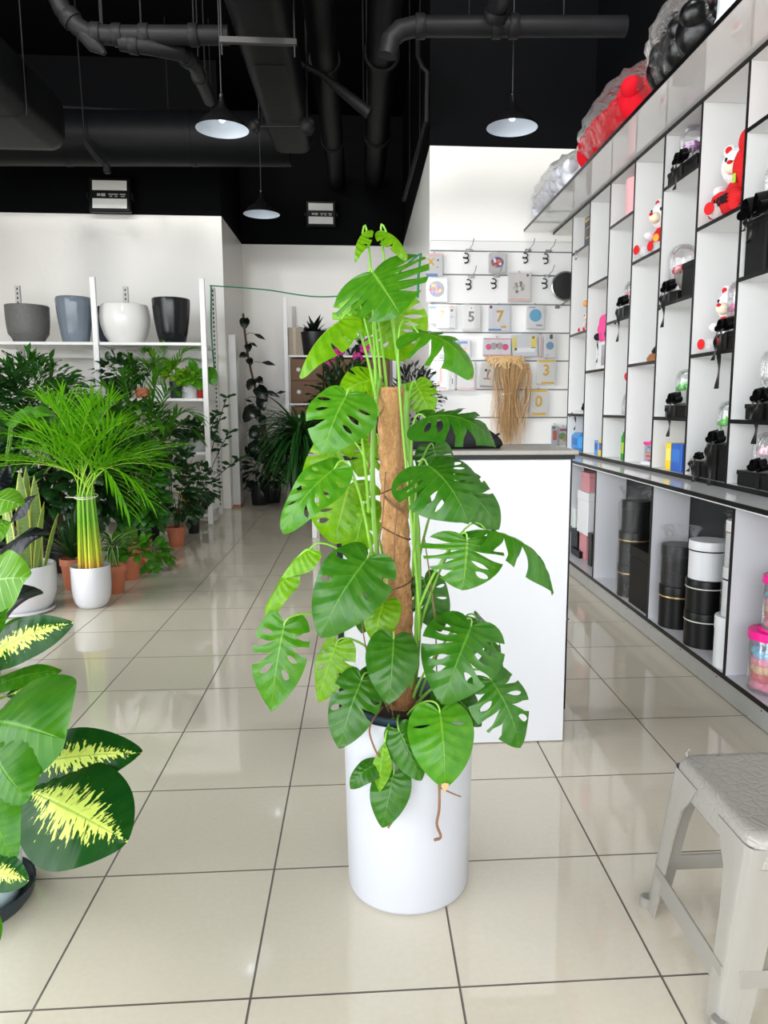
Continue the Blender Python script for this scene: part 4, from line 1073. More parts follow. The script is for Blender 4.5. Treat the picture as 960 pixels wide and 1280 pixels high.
# broad paddle leaves
t = plant('bird_of_paradise', 'plant with broad smooth paddle leaves spread over the left of the crowd', -2.95, 6.1, 0, 'pot', .15, .3, M_bpot)
o0 = Vector(t.location); big = protos('lance', .3, 2, ns=6, na=2, arch=.16, curl=.5, fold=.25)
for (a, b) in (((12,533,6.0),(48,512,5.8)),((16,533,5.95),(74,523,5.6)),((14,536,5.9),(46,530,5.5)),((104,527,6.0),(74,509,5.9)),((106,526,6.05),(140,510,6.0)),((70,525,5.95),(95,545,5.6)),((12,530,6.0),(-24,505,5.9)),((104,528,6.0),(136,530,5.8)),((30,545,5.8),(52,556,5.5))):
    P, T = at(*a)-o0, at(*b)-o0
    g = random.choice(big); lf = MB(); wadd(lf, g, P, T, (rnd(-.2,.2),-.55,.8)); lf.build('leaf', LM['pothos'], t, auto=None)
    MB().tube(bez(Vector((0,0,.26)), Vector((P.x*.2,P.y*.2,.7)), Vector((P.x*.9,P.y*.9,P.z-.25)), P, 10), .006, 6).build('petiole', M_stalk, t)
t = plant('fern', 'fine leaved fern at the left edge above the dark rubber leaves', -2.72, 5.5, 0, 'pot', .15, .3, M_bpot)
for i in range(26):
    a = 2*PI*i*.382; el = rnd(.25,1.2); e = Vector((math.cos(a)*math.sin(el)*.55, math.sin(a)*math.sin(el)*.4, .62+math.cos(el)*.75))
    mb, sb = MB(), MB(); b = Vector((0,0,.28)); frond(mb, sb, bez(b, b+Vector((0,0,.35)), b.lerp(e,.7)+Vector((0,0,.15)), e, 8), 20, .1, .006, .6, .003, .1, bare=.35)
    o = mb.build('frond', LM['fern'], t, auto=None); sb.build('rachis', M_stalk, o)

# ------------------------------------------------------------------ plants on the rack shelves
ZS = 1.491
def shelfplant(x, pot, r, h, pm, label, y=9.2, z=ZS, name='potted_plant'): return plant(name, label, x, y, z, pot, r, h, pm, group='small potted plants on the rack')
t = shelfplant(-2.82, 'pot', .12, .2, M_bpot, 'dark silvery leaved plant in a black pot on the middle rack shelf')
bush(t, .18, (0,-.05,.28), (.26,.2,.18), 110, PR_WIDE, LM['dark'], (.09,.15), stems=6)
t = shelfplant(-2.58, 'terra', .1, .12, M_terra, 'small palm with feathery fronds in a terracotta pot on the middle rack shelf')
palm(t, (0,0,.1), [((-.2,-.1,.5),.12),((.1,-.15,.55),.12),((.3,0,.45),.15),((-.35,0,.38),.15),((.2,-.2,.35),.15),((-.1,-.25,.3),.15)], n=16, ll=.17, w=.009, droop=.6)
t = shelfplant(-2.36, 'bowl', .12, .15, M_wpot, 'areca seedling with upright fronds in a white bowl on the middle rack shelf')
palm(t, (0,0,.12), [((.1,-.1,.62),.1),((.45,-.05,.58),.16),((.5,-.1,.42),.18),((-.1,-.1,.55),.1),((-.3,-.1,.42),.15),((.2,-.2,.4),.12)], n=16, ll=.17, w=.009, m='bright', droop=.4)
t = shelfplant(-2.19, 'pot', .075, .2, mat('dark_green_pot', (30,46,38), .4), 'lime leaved plant in a dark green pot on the middle rack shelf')
bush(t, .19, (0,-.04,.28), (.15,.12,.1), 30, PR_HEART, LM['lime'], (.09,.14), stems=5)
t = shelfplant(-2.02, 'pot', .095, .165, M_wpot, 'lime leaved plant in a white ribbed pot on the middle rack shelf')
bush(t, .15, (0,-.04,.22), (.16,.12,.09), 34, PR_HEART, LM['lime'], (.08,.13), stems=5)
t = shelfplant(-1.90, 'pot', .05, .15, mat('red_pot', (170,40,30), .35), 'climbing heart leaf plant in a red pot at the end of the middle rack shelf')
o0 = Vector(t.location)
for a, b in (((246,468,9.15),(247,456,9.1)),((243,462,9.15),(238,448,9.1)),((254,462,9.1),(262,474,9.0)),((258,462,9.1),(270,482,9.05)),((245,474,9.1),(252,488,9.0)),((240,470,9.1),(232,484,9.0))):
    P, T = at(*a)-o0, at(*b)-o0; lf = MB(); wadd(lf, random.choice(PR_HEART), P, T, (rnd(-.2,.2),-.8,.5)); lf.build('leaf', LM['pothos'], t, auto=None)
    MB().tube(bez((0,0,.13), (0,0,.2), P*.7+Vector((0,0,.06)), P, 8), .004, 5).build('petiole', M_stalk, t)
for x, l in ((-2.17,'left'),(-1.98,'right')):
    t = shelfplant(x, 'bowl', .1, .14, M_wpot, f'dark leaved plant in a white bowl, {l} one on the lower rack shelf', y=9.25, z=.861)
    bush(t, .13, (.03,-.05,.26), (.2,.14,.09), 44, PR_OVAL, LM['dark'], (.1,.17), stems=5, stem_m=M_bstalk)
t = plant('zz_plant', 'dark plant with upright leafy sprigs behind the right rack post', -1.93, 9.45, .121, 'pot', .08, .18, M_bpot)
o0 = Vector(t.location)
for top, k in (((283,497,9.3),9),((286,541,9.25),7),((268,520,9.25),9),((298,574,9.2),8)):
    e = at(*top)-o0; b = Vector((0,0,.16)); B = bez(b, b+Vector((0,0,.3*e.z)), b.lerp(e,.8)+Vector((-.03,0,.0)), e, 14)
    mb, sb = MB(), MB(); sb.tube(B, .005, 6)
    for i in range(k):
        q = B[14-int(i*.9)]; a = i*2.4
        wadd(mb, random.choice(PR_OVAL), q, q+Vector((math.cos(a)*.12, math.sin(a)*.07, .04)), (0,-.6,.8))
    o = mb.build('sprig', LM['dark'], t, auto=None); sb.build('stem', M_bstalk, o)

# ------------------------------------------------------------------ left edge, nearer: rubber plant and striped leaf plant
t = plant('rubber_plant', 'rubber plant with glossy near black leaves at the left edge', -1.98, 3.75, 0, 'round', .16, .28, M_wpot)
o0 = Vector(t.location); RB = protos('oval', .5, 2, ns=6, na=2, arch=.1, curl=.35, fold=.2, nv=14)
st = [Vector((0,0,.24)), Vector((.02,0,.6)), Vector((0,.02,1.0)), Vector((.03,0,1.3))]
MB().tube(catmull([tuple(q) for q in st], 6), .012, 8).build('stem', M_bark, t)
for a, b in (((12,655,3.75),(49,617,3.7)),((2,687,3.7),(60,669,3.55)),((-28,782,3.6),(48,744,3.35)),((-20,640,3.8),(-60,600,3.8)),((-40,700,3.8),(-90,680,3.8)),((-10,630,3.8),(12,580,3.9))):
    P, T = at(*a)-o0, at(*b)-o0; lf = MB(); wadd(lf, random.choice(RB), P, T, (-.1,-.55,.85)); lf.build('leaf', LM['rub'], t, auto=None)
    q = Vector((.02,0,max(.3,P.z-.12))); MB().tube(bez(q, q.lerp(P,.4), P-(T-P)*.1, P, 6), .004, 5).build('petiole', M_bstalk, t)
t = plant('prayer_plant', 'plant with big round pale striped leaves at the left edge', -1.88, 3.25, 0, 'pot', .15, .3, M_wpot)
o0 = Vector(t.location); CB = protos('oval', .8, 2, ns=8, na=3, arch=.1, curl=.3, quilt=.02, nv=12)
for a, b, n in (((-40,735,3.2),(36,722,3.05),(.1,-.85,.5)),((-30,625,3.25),(29,632,3.2),(.1,-.6,.8)),((-40,675,3.2),(12,652,3.3),(0,-.8,.5)),((-40,780,3.2),(-8,745,3.1),(0,-.8,.6))):
    P, T = at(*a)-o0, at(*b)-o0; lf = MB(); wadd(lf, random.choice(CB), P, T, n); lf.build('leaf', LM['calathea'], t, auto=None)
    MB().tube(bez((0,0,.26), (0,0,.55), P+Vector((-.08,0,-.15)), P, 8), .004, 5).build('petiole', M_stalk, t)

# ------------------------------------------------------------------ dumb cane in the left foreground
t = plant('dumb_cane', 'dumb cane with cream splashed leaves in a pale blue pot, left foreground', -1.115, 2.02, 0, 'pot', .155, .34, mat('pale_blue_pot', (176,198,204), .25, var=.02))
o0 = Vector(t.location)
MB().lathe([(0,.0),(.15,.0),(.165,.02),(.17,.05),(.164,.05),(.158,.022),(0,.012)], (0,0,0), 40).build('saucer', mat('dark_navy_saucer', (34,44,52), .4), t)
MB().lathe([(.15,.28),(.163,.34),(.168,.37),(.160,.372),(.148,.34)], (0,0,0), 40).build('inner_pot', M_nur, t)
def dl(shape, ratio, seed, **k): return leaf_geo(shape, ratio, seed=seed, ns=8, na=4, **dict(dict(nv=11, wave=.03, quilt=.013, curl=.35, arch=.12, fold=.14), **k))
DL = [((35,988,1.95),(160,1052,1.78),.78,(.05,-.72,.72),'dieff','oval',{}),
      ((22,962,2.05),(178,941,2.0),.44,(.0,-.8,.6),'dieff','oval',dict(arch=.18)),
      ((-14,905,1.95),(82,925,1.72),.9,(.0,-.75,.65),'dieffb','oval',{}),
      ((-25,830,2.1),(92,778,2.05),.42,(-.2,-.85,.45),'dieff','lance',dict(arch=.15)),
      ((-20,865,2.1),(78,838,2.15),.36,(.1,-.6,.8),'dieffb','lance',{}),
      ((8,870,2.25),(78,855,2.3),.42,(.1,-.7,.6),'dieff','lance',{}),
      ((-10,800,2.2),(44,772,2.3),.34,(.2,-.6,.7),'dieffb','lance',{}),
      ((-6,930,1.8),(36,1000,1.66),.8,(-.2,-.85,.4),'dieffb','oval',{}),
      ((-6,985,1.72),(18,1074,1.6),.6,(-.3,-.8,.4),'dieffb','oval',{}),
      ((-28,1085,1.62),(36,1101,1.55),.5,(.0,-.7,.7),'dieff','oval',{}),
      ((-12,960,2.1),(30,925,2.2),.5,(.2,-.8,.4),'dieffb','oval',{}),
      ((36,1010,2.0),(64,1052,1.98),.5,(.1,-.8,.5),'dieffb','lance',{}),
      ((20,985,2.1),(86,962,2.15),.3,(.2,-.6,.8),'dieff','lance',{}),
      ((-40,1120,1.6),(-2,1180,1.5),.5,(0,-.8,.5),'dieffb','oval',{}),
      ((-70,900,2.0),(-140,860,2.0),.5,(0,-.6,.8),'dieff','oval',{}),((-60,960,2.0),(-140,980,1.9),.5,(0,-.6,.8),'dieff','oval',{}),
      ((-40,760,2.1),(-30,700,2.2),.5,(0,-.9,.4),'dieff','oval',{}),((-30,820,2.0),(10,760,2.1),.36,(0,-.8,.5),'dieffb','lance',{})]
for k in range(4):
    a = k*1.7; MB().tube(catmull([(.04*math.cos(a),.04*math.sin(a),.3),(.05*math.cos(a),.05*math.sin(a),.5),(.03*math.cos(a)+.03,.04*math.sin(a),.75)], 5), .013, 8).build('cane', M_stalk, t)
DL = [(at(*q[0])-o0, at(*q[1])-o0)+q[2:] for q in DL]
for k in range(9):      # leaves on the far and left sides of the crown
    an = PI*.45+k*PI*1.05/8; P = Vector((.16*math.cos(an), .16*math.sin(an), .62+.1*(k % 3))); T = P+Vector((.24*math.cos(an), .22*math.sin(an), rnd(-.05,.1)))
    DL.append((P, T, rnd(.45,.65), (0,-.3,1), ('dieff','dieffb')[k % 2], 'oval', {}))
for i, (P, T, rt, n, m, shp, kw) in enumerate(DL):
    g = dl(shp, rt, 300+i, **kw); leaf_obj.keep.append(g)
    leaf_obj('leaf', g, LM[m], t, frame(P, T, n))
    q = Vector((.03*math.cos(i*1.7), .03*math.sin(i*1.7), min(.7, max(.32, P.z-.1))))
    MB().tube(bez(q, q+Vector((0,0,.08)), P-(T-P)*.25, P, 8), [.007-.0004*j for j in range(9)], 7).build('petiole', M_stem2, t)

# ------------------------------------------------------------------ alcove plants
t = plant('climbing_philodendron', 'tall thin climber with blackish heart leaves against the alcove wall', -1.32, 11.0, 0, 'pot', .16, .3, M_bpot)
o0 = Vector(t.location); yy = 11.0
P = [at(335,600,yy)-o0, at(333,560,yy)-o0, at(328,530,yy)-o0, at(320,490,yy)-o0, at(311,450,yy)-o0, at(306,415,yy)-o0, at(304,392,yy)-o0]
MB().tube(catmull([tuple(q) for q in P], 6), .016, 8).build('stem', mat('reddish_stem', (96,66,56), .7), t)
MB().tube([P[0], P[1], P[2]], .045, 12).build('support_pole', mat('dark_coir', (86,60,50), .9, var=.3, bump=.6), t)
for u, v, u2, v2, w in ((306,398,305,412,.7),(317,417,332,425,.35),(312,428,322,434,.35),(310,430,311,440,.7),(307,442,299,447,.6),(311,448,314,457,.9),(326,453,345,457,.4),(316,474,310,488,.85),(322,472,328,480,.8),
                        (322,484,334,500,.8),(330,488,350,497,.5),(326,496,330,514,.9),(306,500,316,503,.5),(318,508,305,528,.6),(322,516,322,526,.8),(326,520,330,532,.8),(322,534,312,548,.8),(318,542,326,550,.8),(318,554,310,566,.7),(324,552,318,572,.7),(332,560,345,575,.6),(345,492,358,490,.4)):
    a, b = at(u,v,yy-.08)-o0, at(u2,v2,yy-.14)-o0
    g = PR_HEART[0] if w > .5 else PR_LANCE[0]; lf = MB(); wadd(lf, g, a, b, (rnd(-.3,.3),-.85,.4)); lf.build('leaf', LM['deep'], t, auto=None)
    near = min(catmull([tuple(q) for q in P], 6), key=lambda q: (Vector(q)-a).length); MB().tube([near, Vector(near).lerp(a,.5)+Vector((0,-.02,.03)), a], .004, 5).build('petiole', M_bstalk, t)
t = plant('ponytail_plant', 'dark grassy plant with drooping strap leaves in front of the alcove shelves', -.80, 10.3, 0, 'pot', .18, .5, M_bpot)
fountain(t, .95, 300, (.6,1.05), None, LM['fern'], (.3,1.6), 1.9, w=.5)
fountain(t, .62, 160, (.4,.75), None, LM['fern'], (.5,1.6), 1.7, w=.55, name='lower_foliage')
MB().tube([(0,0,.4),(0,0,.97)], .03, 8).build('stem', M_bark, t)
t = plant('leafy_shrub', 'low dark shrub at the foot of the climbing philodendron', -1.45, 10.75, 0, 'pot', .13, .3, M_bpot)
bush(t, .28, (0.05,0,.5), (.2,.2,.3), 110, PR_LANCE, LM['deep'], (.14,.24), stems=6, stem_m=M_bstalk)
t = plant('conifer_shrub', 'dark needle leaved shrub beside the slatwall corner behind the monstera', .52, 7.2, 0, 'pot', .13, .3, M_bpot)
bush(t, .28, (0,0,1.35), (.24,.2,.42), 320, PR_LANCE, LM['deep'], (.07,.13), stems=9, stem_m=M_bstalk)
# ------------------------------------------------------------------ slatwall with hanging goods
WY = YR-.03
t = thing('slatwall_panel', 'white grooved slatwall panel on the right pillar behind the counter', 'panel', (1.3, WY, 1.6))
x0, x1 = XA1+.004, 2.1
zg = [at(620,v,WY).z for v in (301,314.5,344,380.5,416,451,487,522,556)]
zl = zg+[.9]
for i in range(len(zl)-1):
    wp('board', MB().box(x0, x1, WY-.004, YR-.001, zl[i+1]+.006, zl[i]-.006, .002), M_white, t)
wp('groove_back', MB().box(x0+.002, x1-.002, WY+.012, YR-.0005, .9, zg[0]), mat('groove_grey', (120,120,122), .5), t)
GY = WY-.0045
M_hook = mat('chrome_hook', (170,170,172), .25, metal=.9)
M_tag = mat('black_price_clip', (28,28,30), .4)
def hook(u, v, label):
    p = at(u, v, GY); t = thing('display_hook', label, 'hook', tuple(p), group='empty hooks on the slatwall')
    MB().tube([(0,-.004,0),(0,-.03,0),(.012,-.16,.02),(.02,-.2,.07)], .004, 6).build('wire', M_hook, t)
    MB().box(-.03,.03,-.01,.0,-.012,.012,.002).build('plate', M_hook, t)
    b = MB(); b.tube([(-.035+.03*math.cos(a), -.012, -.05+.022*math.sin(a)) for a in np.linspace(-2.4,1.9,14)], .006, 6)
    b.tube([(-.035+.03*math.cos(a), -.012, -.095+.024*math.sin(a)) for a in np.linspace(-1.9,2.2,14)], .007, 6)
    b.build('price_clip', M_tag, t)
HK = [('first from the left in the top row',585,305),('second from the right in the top row',659,305),('rightmost in the top row',684.5,306),('left of the second row',588,338),('middle of the second row',619.5,337),('rightmost in the second row',683,337)]
for l, u, v in HK: hook(u+1, v+8, 'empty chrome slatwall hook with a black clip, '+l)
PALC = {}
def cm(c, r=.35):
    k = 'card_%02x%02x%02x' % c
    return mat(k, c, r, var=.02)
M_film = film_mat('clear_pouch_film', op=.03, rough=.04)
def package(u0, v0, u1, v1, label, art, base=(216,216,217), depth=.03, n=2, tilt=0, name='hanging_package', cat='package', film=True, y=None, group=None):
    yy = (y or GY)-.02
    a, b = at(u0, v1, yy), at(u1, v0, yy); w, h = b.x-a.x, b.z-a.z
    t = thing(name, label, cat, ((a.x+b.x)/2, yy, a.z), group=group); t.rotation_euler = (0, tilt, 0)
    for k in range(n):
        e = k*.012
        base = tuple(int(min(q, 236)*.95) for q in base) if k == 0 else base
        MB().box(-w/2+e, w/2+e*.6, -depth*(n-k)/n, -depth*(n-k-1)/n-.002, -e*.5, h-.01*k, .003).build('card' if k < n-1 or True else 'card', cm(base), t)
    yf = -depth-.001
    for it in art:
        kind, x, z, s_, c = it[:5]
        X, Z = (x-.5)*w, z*h
        if kind == 'text':
            me = text_mesh(it[5], s_*h, .0015, .004); o = put('printed_figure', me, cm(c), t)
            o.matrix_local = Matrix.Translation((X, yf, Z)) @ Matrix.Rotation(PI/2, 4, 'X')
        elif kind == 'disc':
            MB().lathe([(s_*h,0),(s_*h,.002),(0,.003)], (0,0,0), 28).build('printed_disc', cm(c), t).matrix_local = Matrix.Translation((X, yf+.001, Z)) @ Matrix.Rotation(PI/2, 4, 'X') @ Matrix.Diagonal((1,it[5] if len(it) > 5 else 1,1,1))
        elif kind == 'bar':
            MB().box(X-s_*w/2, X+s_*w/2, yf-.0012, yf+.001, Z-it[5]*h/2, Z+it[5]*h/2).build('printed_band', cm(c), t)
        elif kind == 'dots':
            for q in range(it[5]):
                aa = q*2.4; rr = s_*h*(.25+.75*((q*7)%10)/10)
                MB().lathe([(s_*h*.3,0),(s_*h*.26,.0015),(0,.002)], (0,0,0), 10).build('printed_dot', cm(c[q % len(c)]), t).matrix_local = Matrix.Translation((X+rr*math.cos(aa)*1.1, yf-.002, Z+rr*math.sin(aa))) @ Matrix.Rotation(PI/2, 4, 'X')
    if film: MB().box(-w/2-.006, w/2+.008, yf-.005, yf-.0035, -.008, h+.02).build('pouch', M_film, t)
    MB().tube([(0,yf-.003,h+.008),(0,.0,h+.02),(0,.028,h+.02)], .004, 6).build('hanger', M_hook, t)
    return t
GOLD, OR, BL, RED, PK, DK, LB = (222,170,40),(236,120,70),(64,120,186),(214,50,60),(226,34,124),(34,36,46),(86,170,208)
package(532,318,553,346,'white letter X balloon pouch with gold print, top left of the slatwall',[('text',.3,.62,.42,GOLD,'X'),('bar',.5,.95,.9,(240,190,190),.08),('bar',.35,.06,.7,BL,.12),('disc',.72,.72,.045,(90,90,96)),('disc',.7,.4,.03,(120,120,126))])
package(533,347,558,377,'white pouch with a dark round party badge printed in colours, left of the slatwall',[('disc',.5,.5,.33,DK),('dots',.5,.52,.24,[(230,60,60),(240,200,40),(240,150,170),(120,90,200)],8),('bar',.5,.5,.5,(240,240,240),.07)])
package(610,317,632,341,'white pouch with a round red and blue party badge, top row of the slatwall',[('disc',.5,.52,.34,(60,90,150),.8),('dots',.5,.52,.26,[(230,80,60),(240,240,240),(220,60,70),(244,150,70)],10)])
package(634,342,663,377,'clear square pouch of silver confetti hanging in the second row',[('dots',.5,.5,.2,[(190,186,178),(150,146,138),(214,210,200),(120,116,110)],14),('bar',.5,.06,.94,(232,180,176),.07),('disc',.85,.92,.05,(90,90,96))],(228,226,224))
package(545,383,569,410,'white pouch with a gold number print half hidden by a monstera leaf',[('text',.3,.6,.5,GOLD,'7'),('bar',.5,.96,.9,(240,170,150),.06),('disc',.8,.8,.06,DK),('bar',.8,.5,.18,(150,150,154),.05)])
package(536,383,546,404,'pale rolled pouch at the far left of the third row',[('bar',.5,.9,.9,BL,.16)],(230,230,232))
package(577,382,600,413,'white pouch with black number 5, third row of the slatwall',[('text',.5,.52,.56,DK,'5'),('disc',.5,.88,.03,DK),('bar',.5,.05,.95,(205,205,205),.05)],(236,235,232),n=3)
package(610,382,637,414,'stack of pouches with a gold number 7, third row of the slatwall',[('text',.52,.55,.6,(206,158,30),'7'),('bar',.7,.16,.25,GOLD,.09),('disc',.1,.92,.06,(90,20,50)),('bar',.3,.05,.6,BL,.06)],(226,230,236),n=3)
package(657,382,680,411,'white pouch with a blue round balloon print, third row of the slatwall',[('disc',.5,.56,.27,LB),('disc',.55,.58,.1,(140,196,220)),('bar',.3,.9,.35,(150,150,190),.05),('bar',.72,.14,.34,(130,130,160),.06)],(236,236,242))
package(603,423,638,445,'white pouch with pink and grey party glasses print, fourth row of the slatwall',[('disc',.2,.5,.17,PK),('disc',.8,.5,.18,PK),('disc',.38,.55,.2,(168,160,160)),('disc',.6,.56,.2,(168,160,160)),('disc',.5,.58,.1,(190,40,80)),('bar',.5,.95,.98,(226,120,160),.05),('bar',.5,.04,.98,(226,120,160),.05)],(240,238,240))
package(640,418,672,446,'yellow edged clear pouch slipped askew on the fourth row',[('bar',.1,.6,.16,(232,216,110),.6),('bar',.85,.6,.2,(236,216,100),.5),('disc',.85,.82,.07,(120,120,40)),('bar',.5,.3,.8,(240,244,246),.2)],(226,230,234),tilt=-.06)
package(673,420,677,446,'narrow pink edged pouches seen side on, fourth row',[('bar',.5,.5,.4,(232,170,176),.9)],(226,222,224))
package(679,418,694,447,'slim white pouch with a small blue ring print, fourth row right',[('disc',.5,.5,.17,(110,150,184)),('disc',.5,.5,.08,(226,232,238)),('text',.6,.88,.24,DK,'8'),('bar',.3,.1,.3,(160,160,164),.03)],(234,238,242))
package(547,424,588,446,'colourful fairground print pouch behind a monstera leaf, fourth row',[('disc',.3,.4,.3,(186,60,120)),('bar',.55,.75,.3,BL,.2),('bar',.8,.8,.2,BL,.14),('disc',.8,.4,.14,(240,170,110)),('bar',.5,.1,.9,(150,140,180),.1),('disc',.62,.3,.16,(200,90,120))],(226,226,232))
package(539,452,568,487,'white pouch with a curved orange figure, fifth row left',[('text',.4,.52,.6,OR,'J'),('bar',.35,.05,.6,(220,90,80),.06),('bar',.9,.3,.05,DK,.2)],(238,238,240))
package(571,452,594,487,'white pouch with orange balloon figures, fifth row of the slatwall',[('disc',.3,.62,.12,(240,180,60)),('disc',.75,.42,.1,(240,160,70)),('text',.55,.5,.25,(240,170,60),'2'),('bar',.5,.04,.95,(236,180,170),.07)],(240,239,238))
package(599,454,616,484,'slanted clear pouch with small dark dots, fifth row beside the raffia',[('disc',.4,.7,.06,DK),('disc',.65,.68,.07,(190,140,80)),('text',.55,.5,.3,(150,90,60),'?'),('bar',.5,.35,.5,(190,120,90),.07),('bar',.5,.03,.95,(150,140,140),.07)],(232,230,226),tilt=.05)
package(670,450,693,480,'white pouch with a gold number 3 and yellow borders, fifth row',[('text',.52,.55,.62,(222,174,30),'3'),('bar',.5,.95,.95,(236,190,30),.09),('bar',.6,.05,.7,(232,180,40),.08)],(236,236,232),n=3)
package(661,487,684,519,'white pouch with a gold number 0 and yellow borders, sixth row',[('text',.5,.52,.6,(222,174,30),'0'),('bar',.5,.95,.9,(236,190,30),.09),('bar',.5,.05,.8,(232,180,40),.1)],(236,236,234),n=3)
package(688,532,697,556,'small clear pouch of red and blue novelties low at the right of the slatwall',[('bar',.5,.5,.6,(200,70,60),.5),('bar',.3,.9,.5,(90,110,150),.16)],(190,196,206))
package(698,534,708,556,'small clear pouch of green and orange novelties at the slatwall end',[('disc',.4,.5,.2,(90,150,80)),('disc',.75,.4,.2,(200,150,80)),('bar',.5,.85,.9,(150,40,90),.12)],(214,216,216))
# black round lids box on the panel edge
p = at(710,358,GY-.02); t = thing('round_tin', 'black round tin with silver rim at the right edge of the slatwall', 'tin', tuple(p))
MB().lathe([(.0,0),(.125,0),(.13,.01),(.13,.03),(.12,.045),(0,.05)], (0,0,0), 40).build('lid', M_tag, t).matrix_local = Matrix.Rotation(PI/2, 4, 'X') @ Matrix.Translation((-.03,0,.01))
MB().lathe([(.131,0),(.142,.003),(.142,.018),(.131,.024)], (0,0,0), 40).build('rim', M_hook, t).matrix_local = Matrix.Rotation(PI/2, 4, 'X') @ Matrix.Translation((-.03,0,.006))
t = thing('wall_hook', 'slanted chrome arm hook near the right end of the slatwall third groove', 'hook', tuple(at(697,382,GY)))
MB().tube([(0,-.005,0),(.02,-.03,.0),(.10,-.12,.05),(.16,-.2,.08)], .007, 8).build('wire', M_hook, t); MB().box(-.03,.02,-.012,0,-.03,.01,.003).build('plate', M_hook, t)
# raffia bundle
t = thing('raffia_bundle', 'bundle of dry straw coloured raffia hanging on the slatwall', 'raffia', tuple(at(640,450,GY-.06))); o0 = Vector(t.location)
M_raf = mat('dry_raffia', (208,174,124), .75, var=.3, scale=60); M_raf2 = mat('pale_raffia', (230,206,164), .75, var=.25, scale=60)
for nm, m_, cnt in (('strands', M_raf, 230), ('pale_strands', M_raf2, 120)):
    mb = MB()
    for i in range(cnt):
        s_ = rnd(-1,1); top = at(640+s_*22, 449+abs(s_)*6+rnd(-2,2), GY-.06-rnd(0,.03))-o0
        kk = at(638+s_*rnd(7,15), 492+rnd(-4,4), GY-.06-rnd(.0,.07))-o0
        e = at(636+s_*rnd(4,26), rnd(515,562), GY-.05-rnd(0,.05))-o0
        if abs(s_) > .75: kk.z += .0; kk.x = top.x+rnd(-.03,.03)
        ribbon_pts = catmull([tuple(top), tuple(top.lerp(kk,.5)+Vector((rnd(-.03,.03),0,0))), tuple(kk), tuple(kk.lerp(e,.5)+Vector((rnd(-.03,.03),0,0))), tuple(e)], 3)
        mb.tube(ribbon_pts, rnd(.0025,.006), 3, flat=.3, cap=False)
    mb.build(nm, m_, t)
mb = MB()
for i in range(60):
    a = at(606+rnd(0,50), 452+rnd(-3,4), GY-.07)-o0; b = at(606+rnd(0,52), 454+rnd(-4,8), GY-.09)-o0
    mb.tube(bez(a, a+Vector((0,-.02,.06)), b+Vector((0,-.02,.06)), b, 6), .004, 3, cap=False)
mb.build('top_loops', M_raf, t)
q = at(636,492,GY-.1)-o0
MB().tube([(q.x+.075*math.cos(a), q.y+.04+.05*math.sin(a), q.z+.01*math.cos(a)) for a in np.linspace(0,2*PI,24)], .006, 6).build('binding', M_raf2, t)
MB().tube([at(640,451,GY-.06)-o0, at(640,445,GY-.03)-o0, at(640,444,GY)-o0], .006, 6).build('hook', M_hook, t)
# black handbag on the counter
t = thing('handbag', 'black soft bag lying on the counter top behind the monstera', 'bag', (.46, 3.12, 1.2285))
prof = catmull([(-.34,.0),(-.35,.03),(-.25,.085),(-.08,.115),(.02,.10),(.10,.055),(.13,.02),(.115,.0)], 5)
v = []; n = len(prof)
for i, (yy, k) in enumerate(((-.10,.75),(-.085,.95),(-.04,1.0),(.04,1.0),(.085,.95),(.1,.75))):
    v += [(-.05+(x+.05)*k, yy, z*k if i not in (0,5) else z*k+.004) for x, z in prof]
f = [(i*n+k, i*n+k+1, (i+1)*n+k+1, (i+1)*n+k) for i in range(5) for k in range(n-1)]+[(i*n+n-1, i*n, (i+1)*n, (i+1)*n+n-1) for i in range(5)]+[tuple(range(n))[::-1], tuple(5*n+k for k in range(n))]
MB().add(v, f).build('body', mat('black_soft_fabric', (13,13,15), .7, bump=.3, bscale=40), t, auto=1.0)
MB().tube(catmull([(.1,-.11,.06),(.02,-.135,.02),(-.1,-.14,.012),(-.2,-.12,.05)], 6), .009, 8, flat=.5).build('strap', M_tag, t)

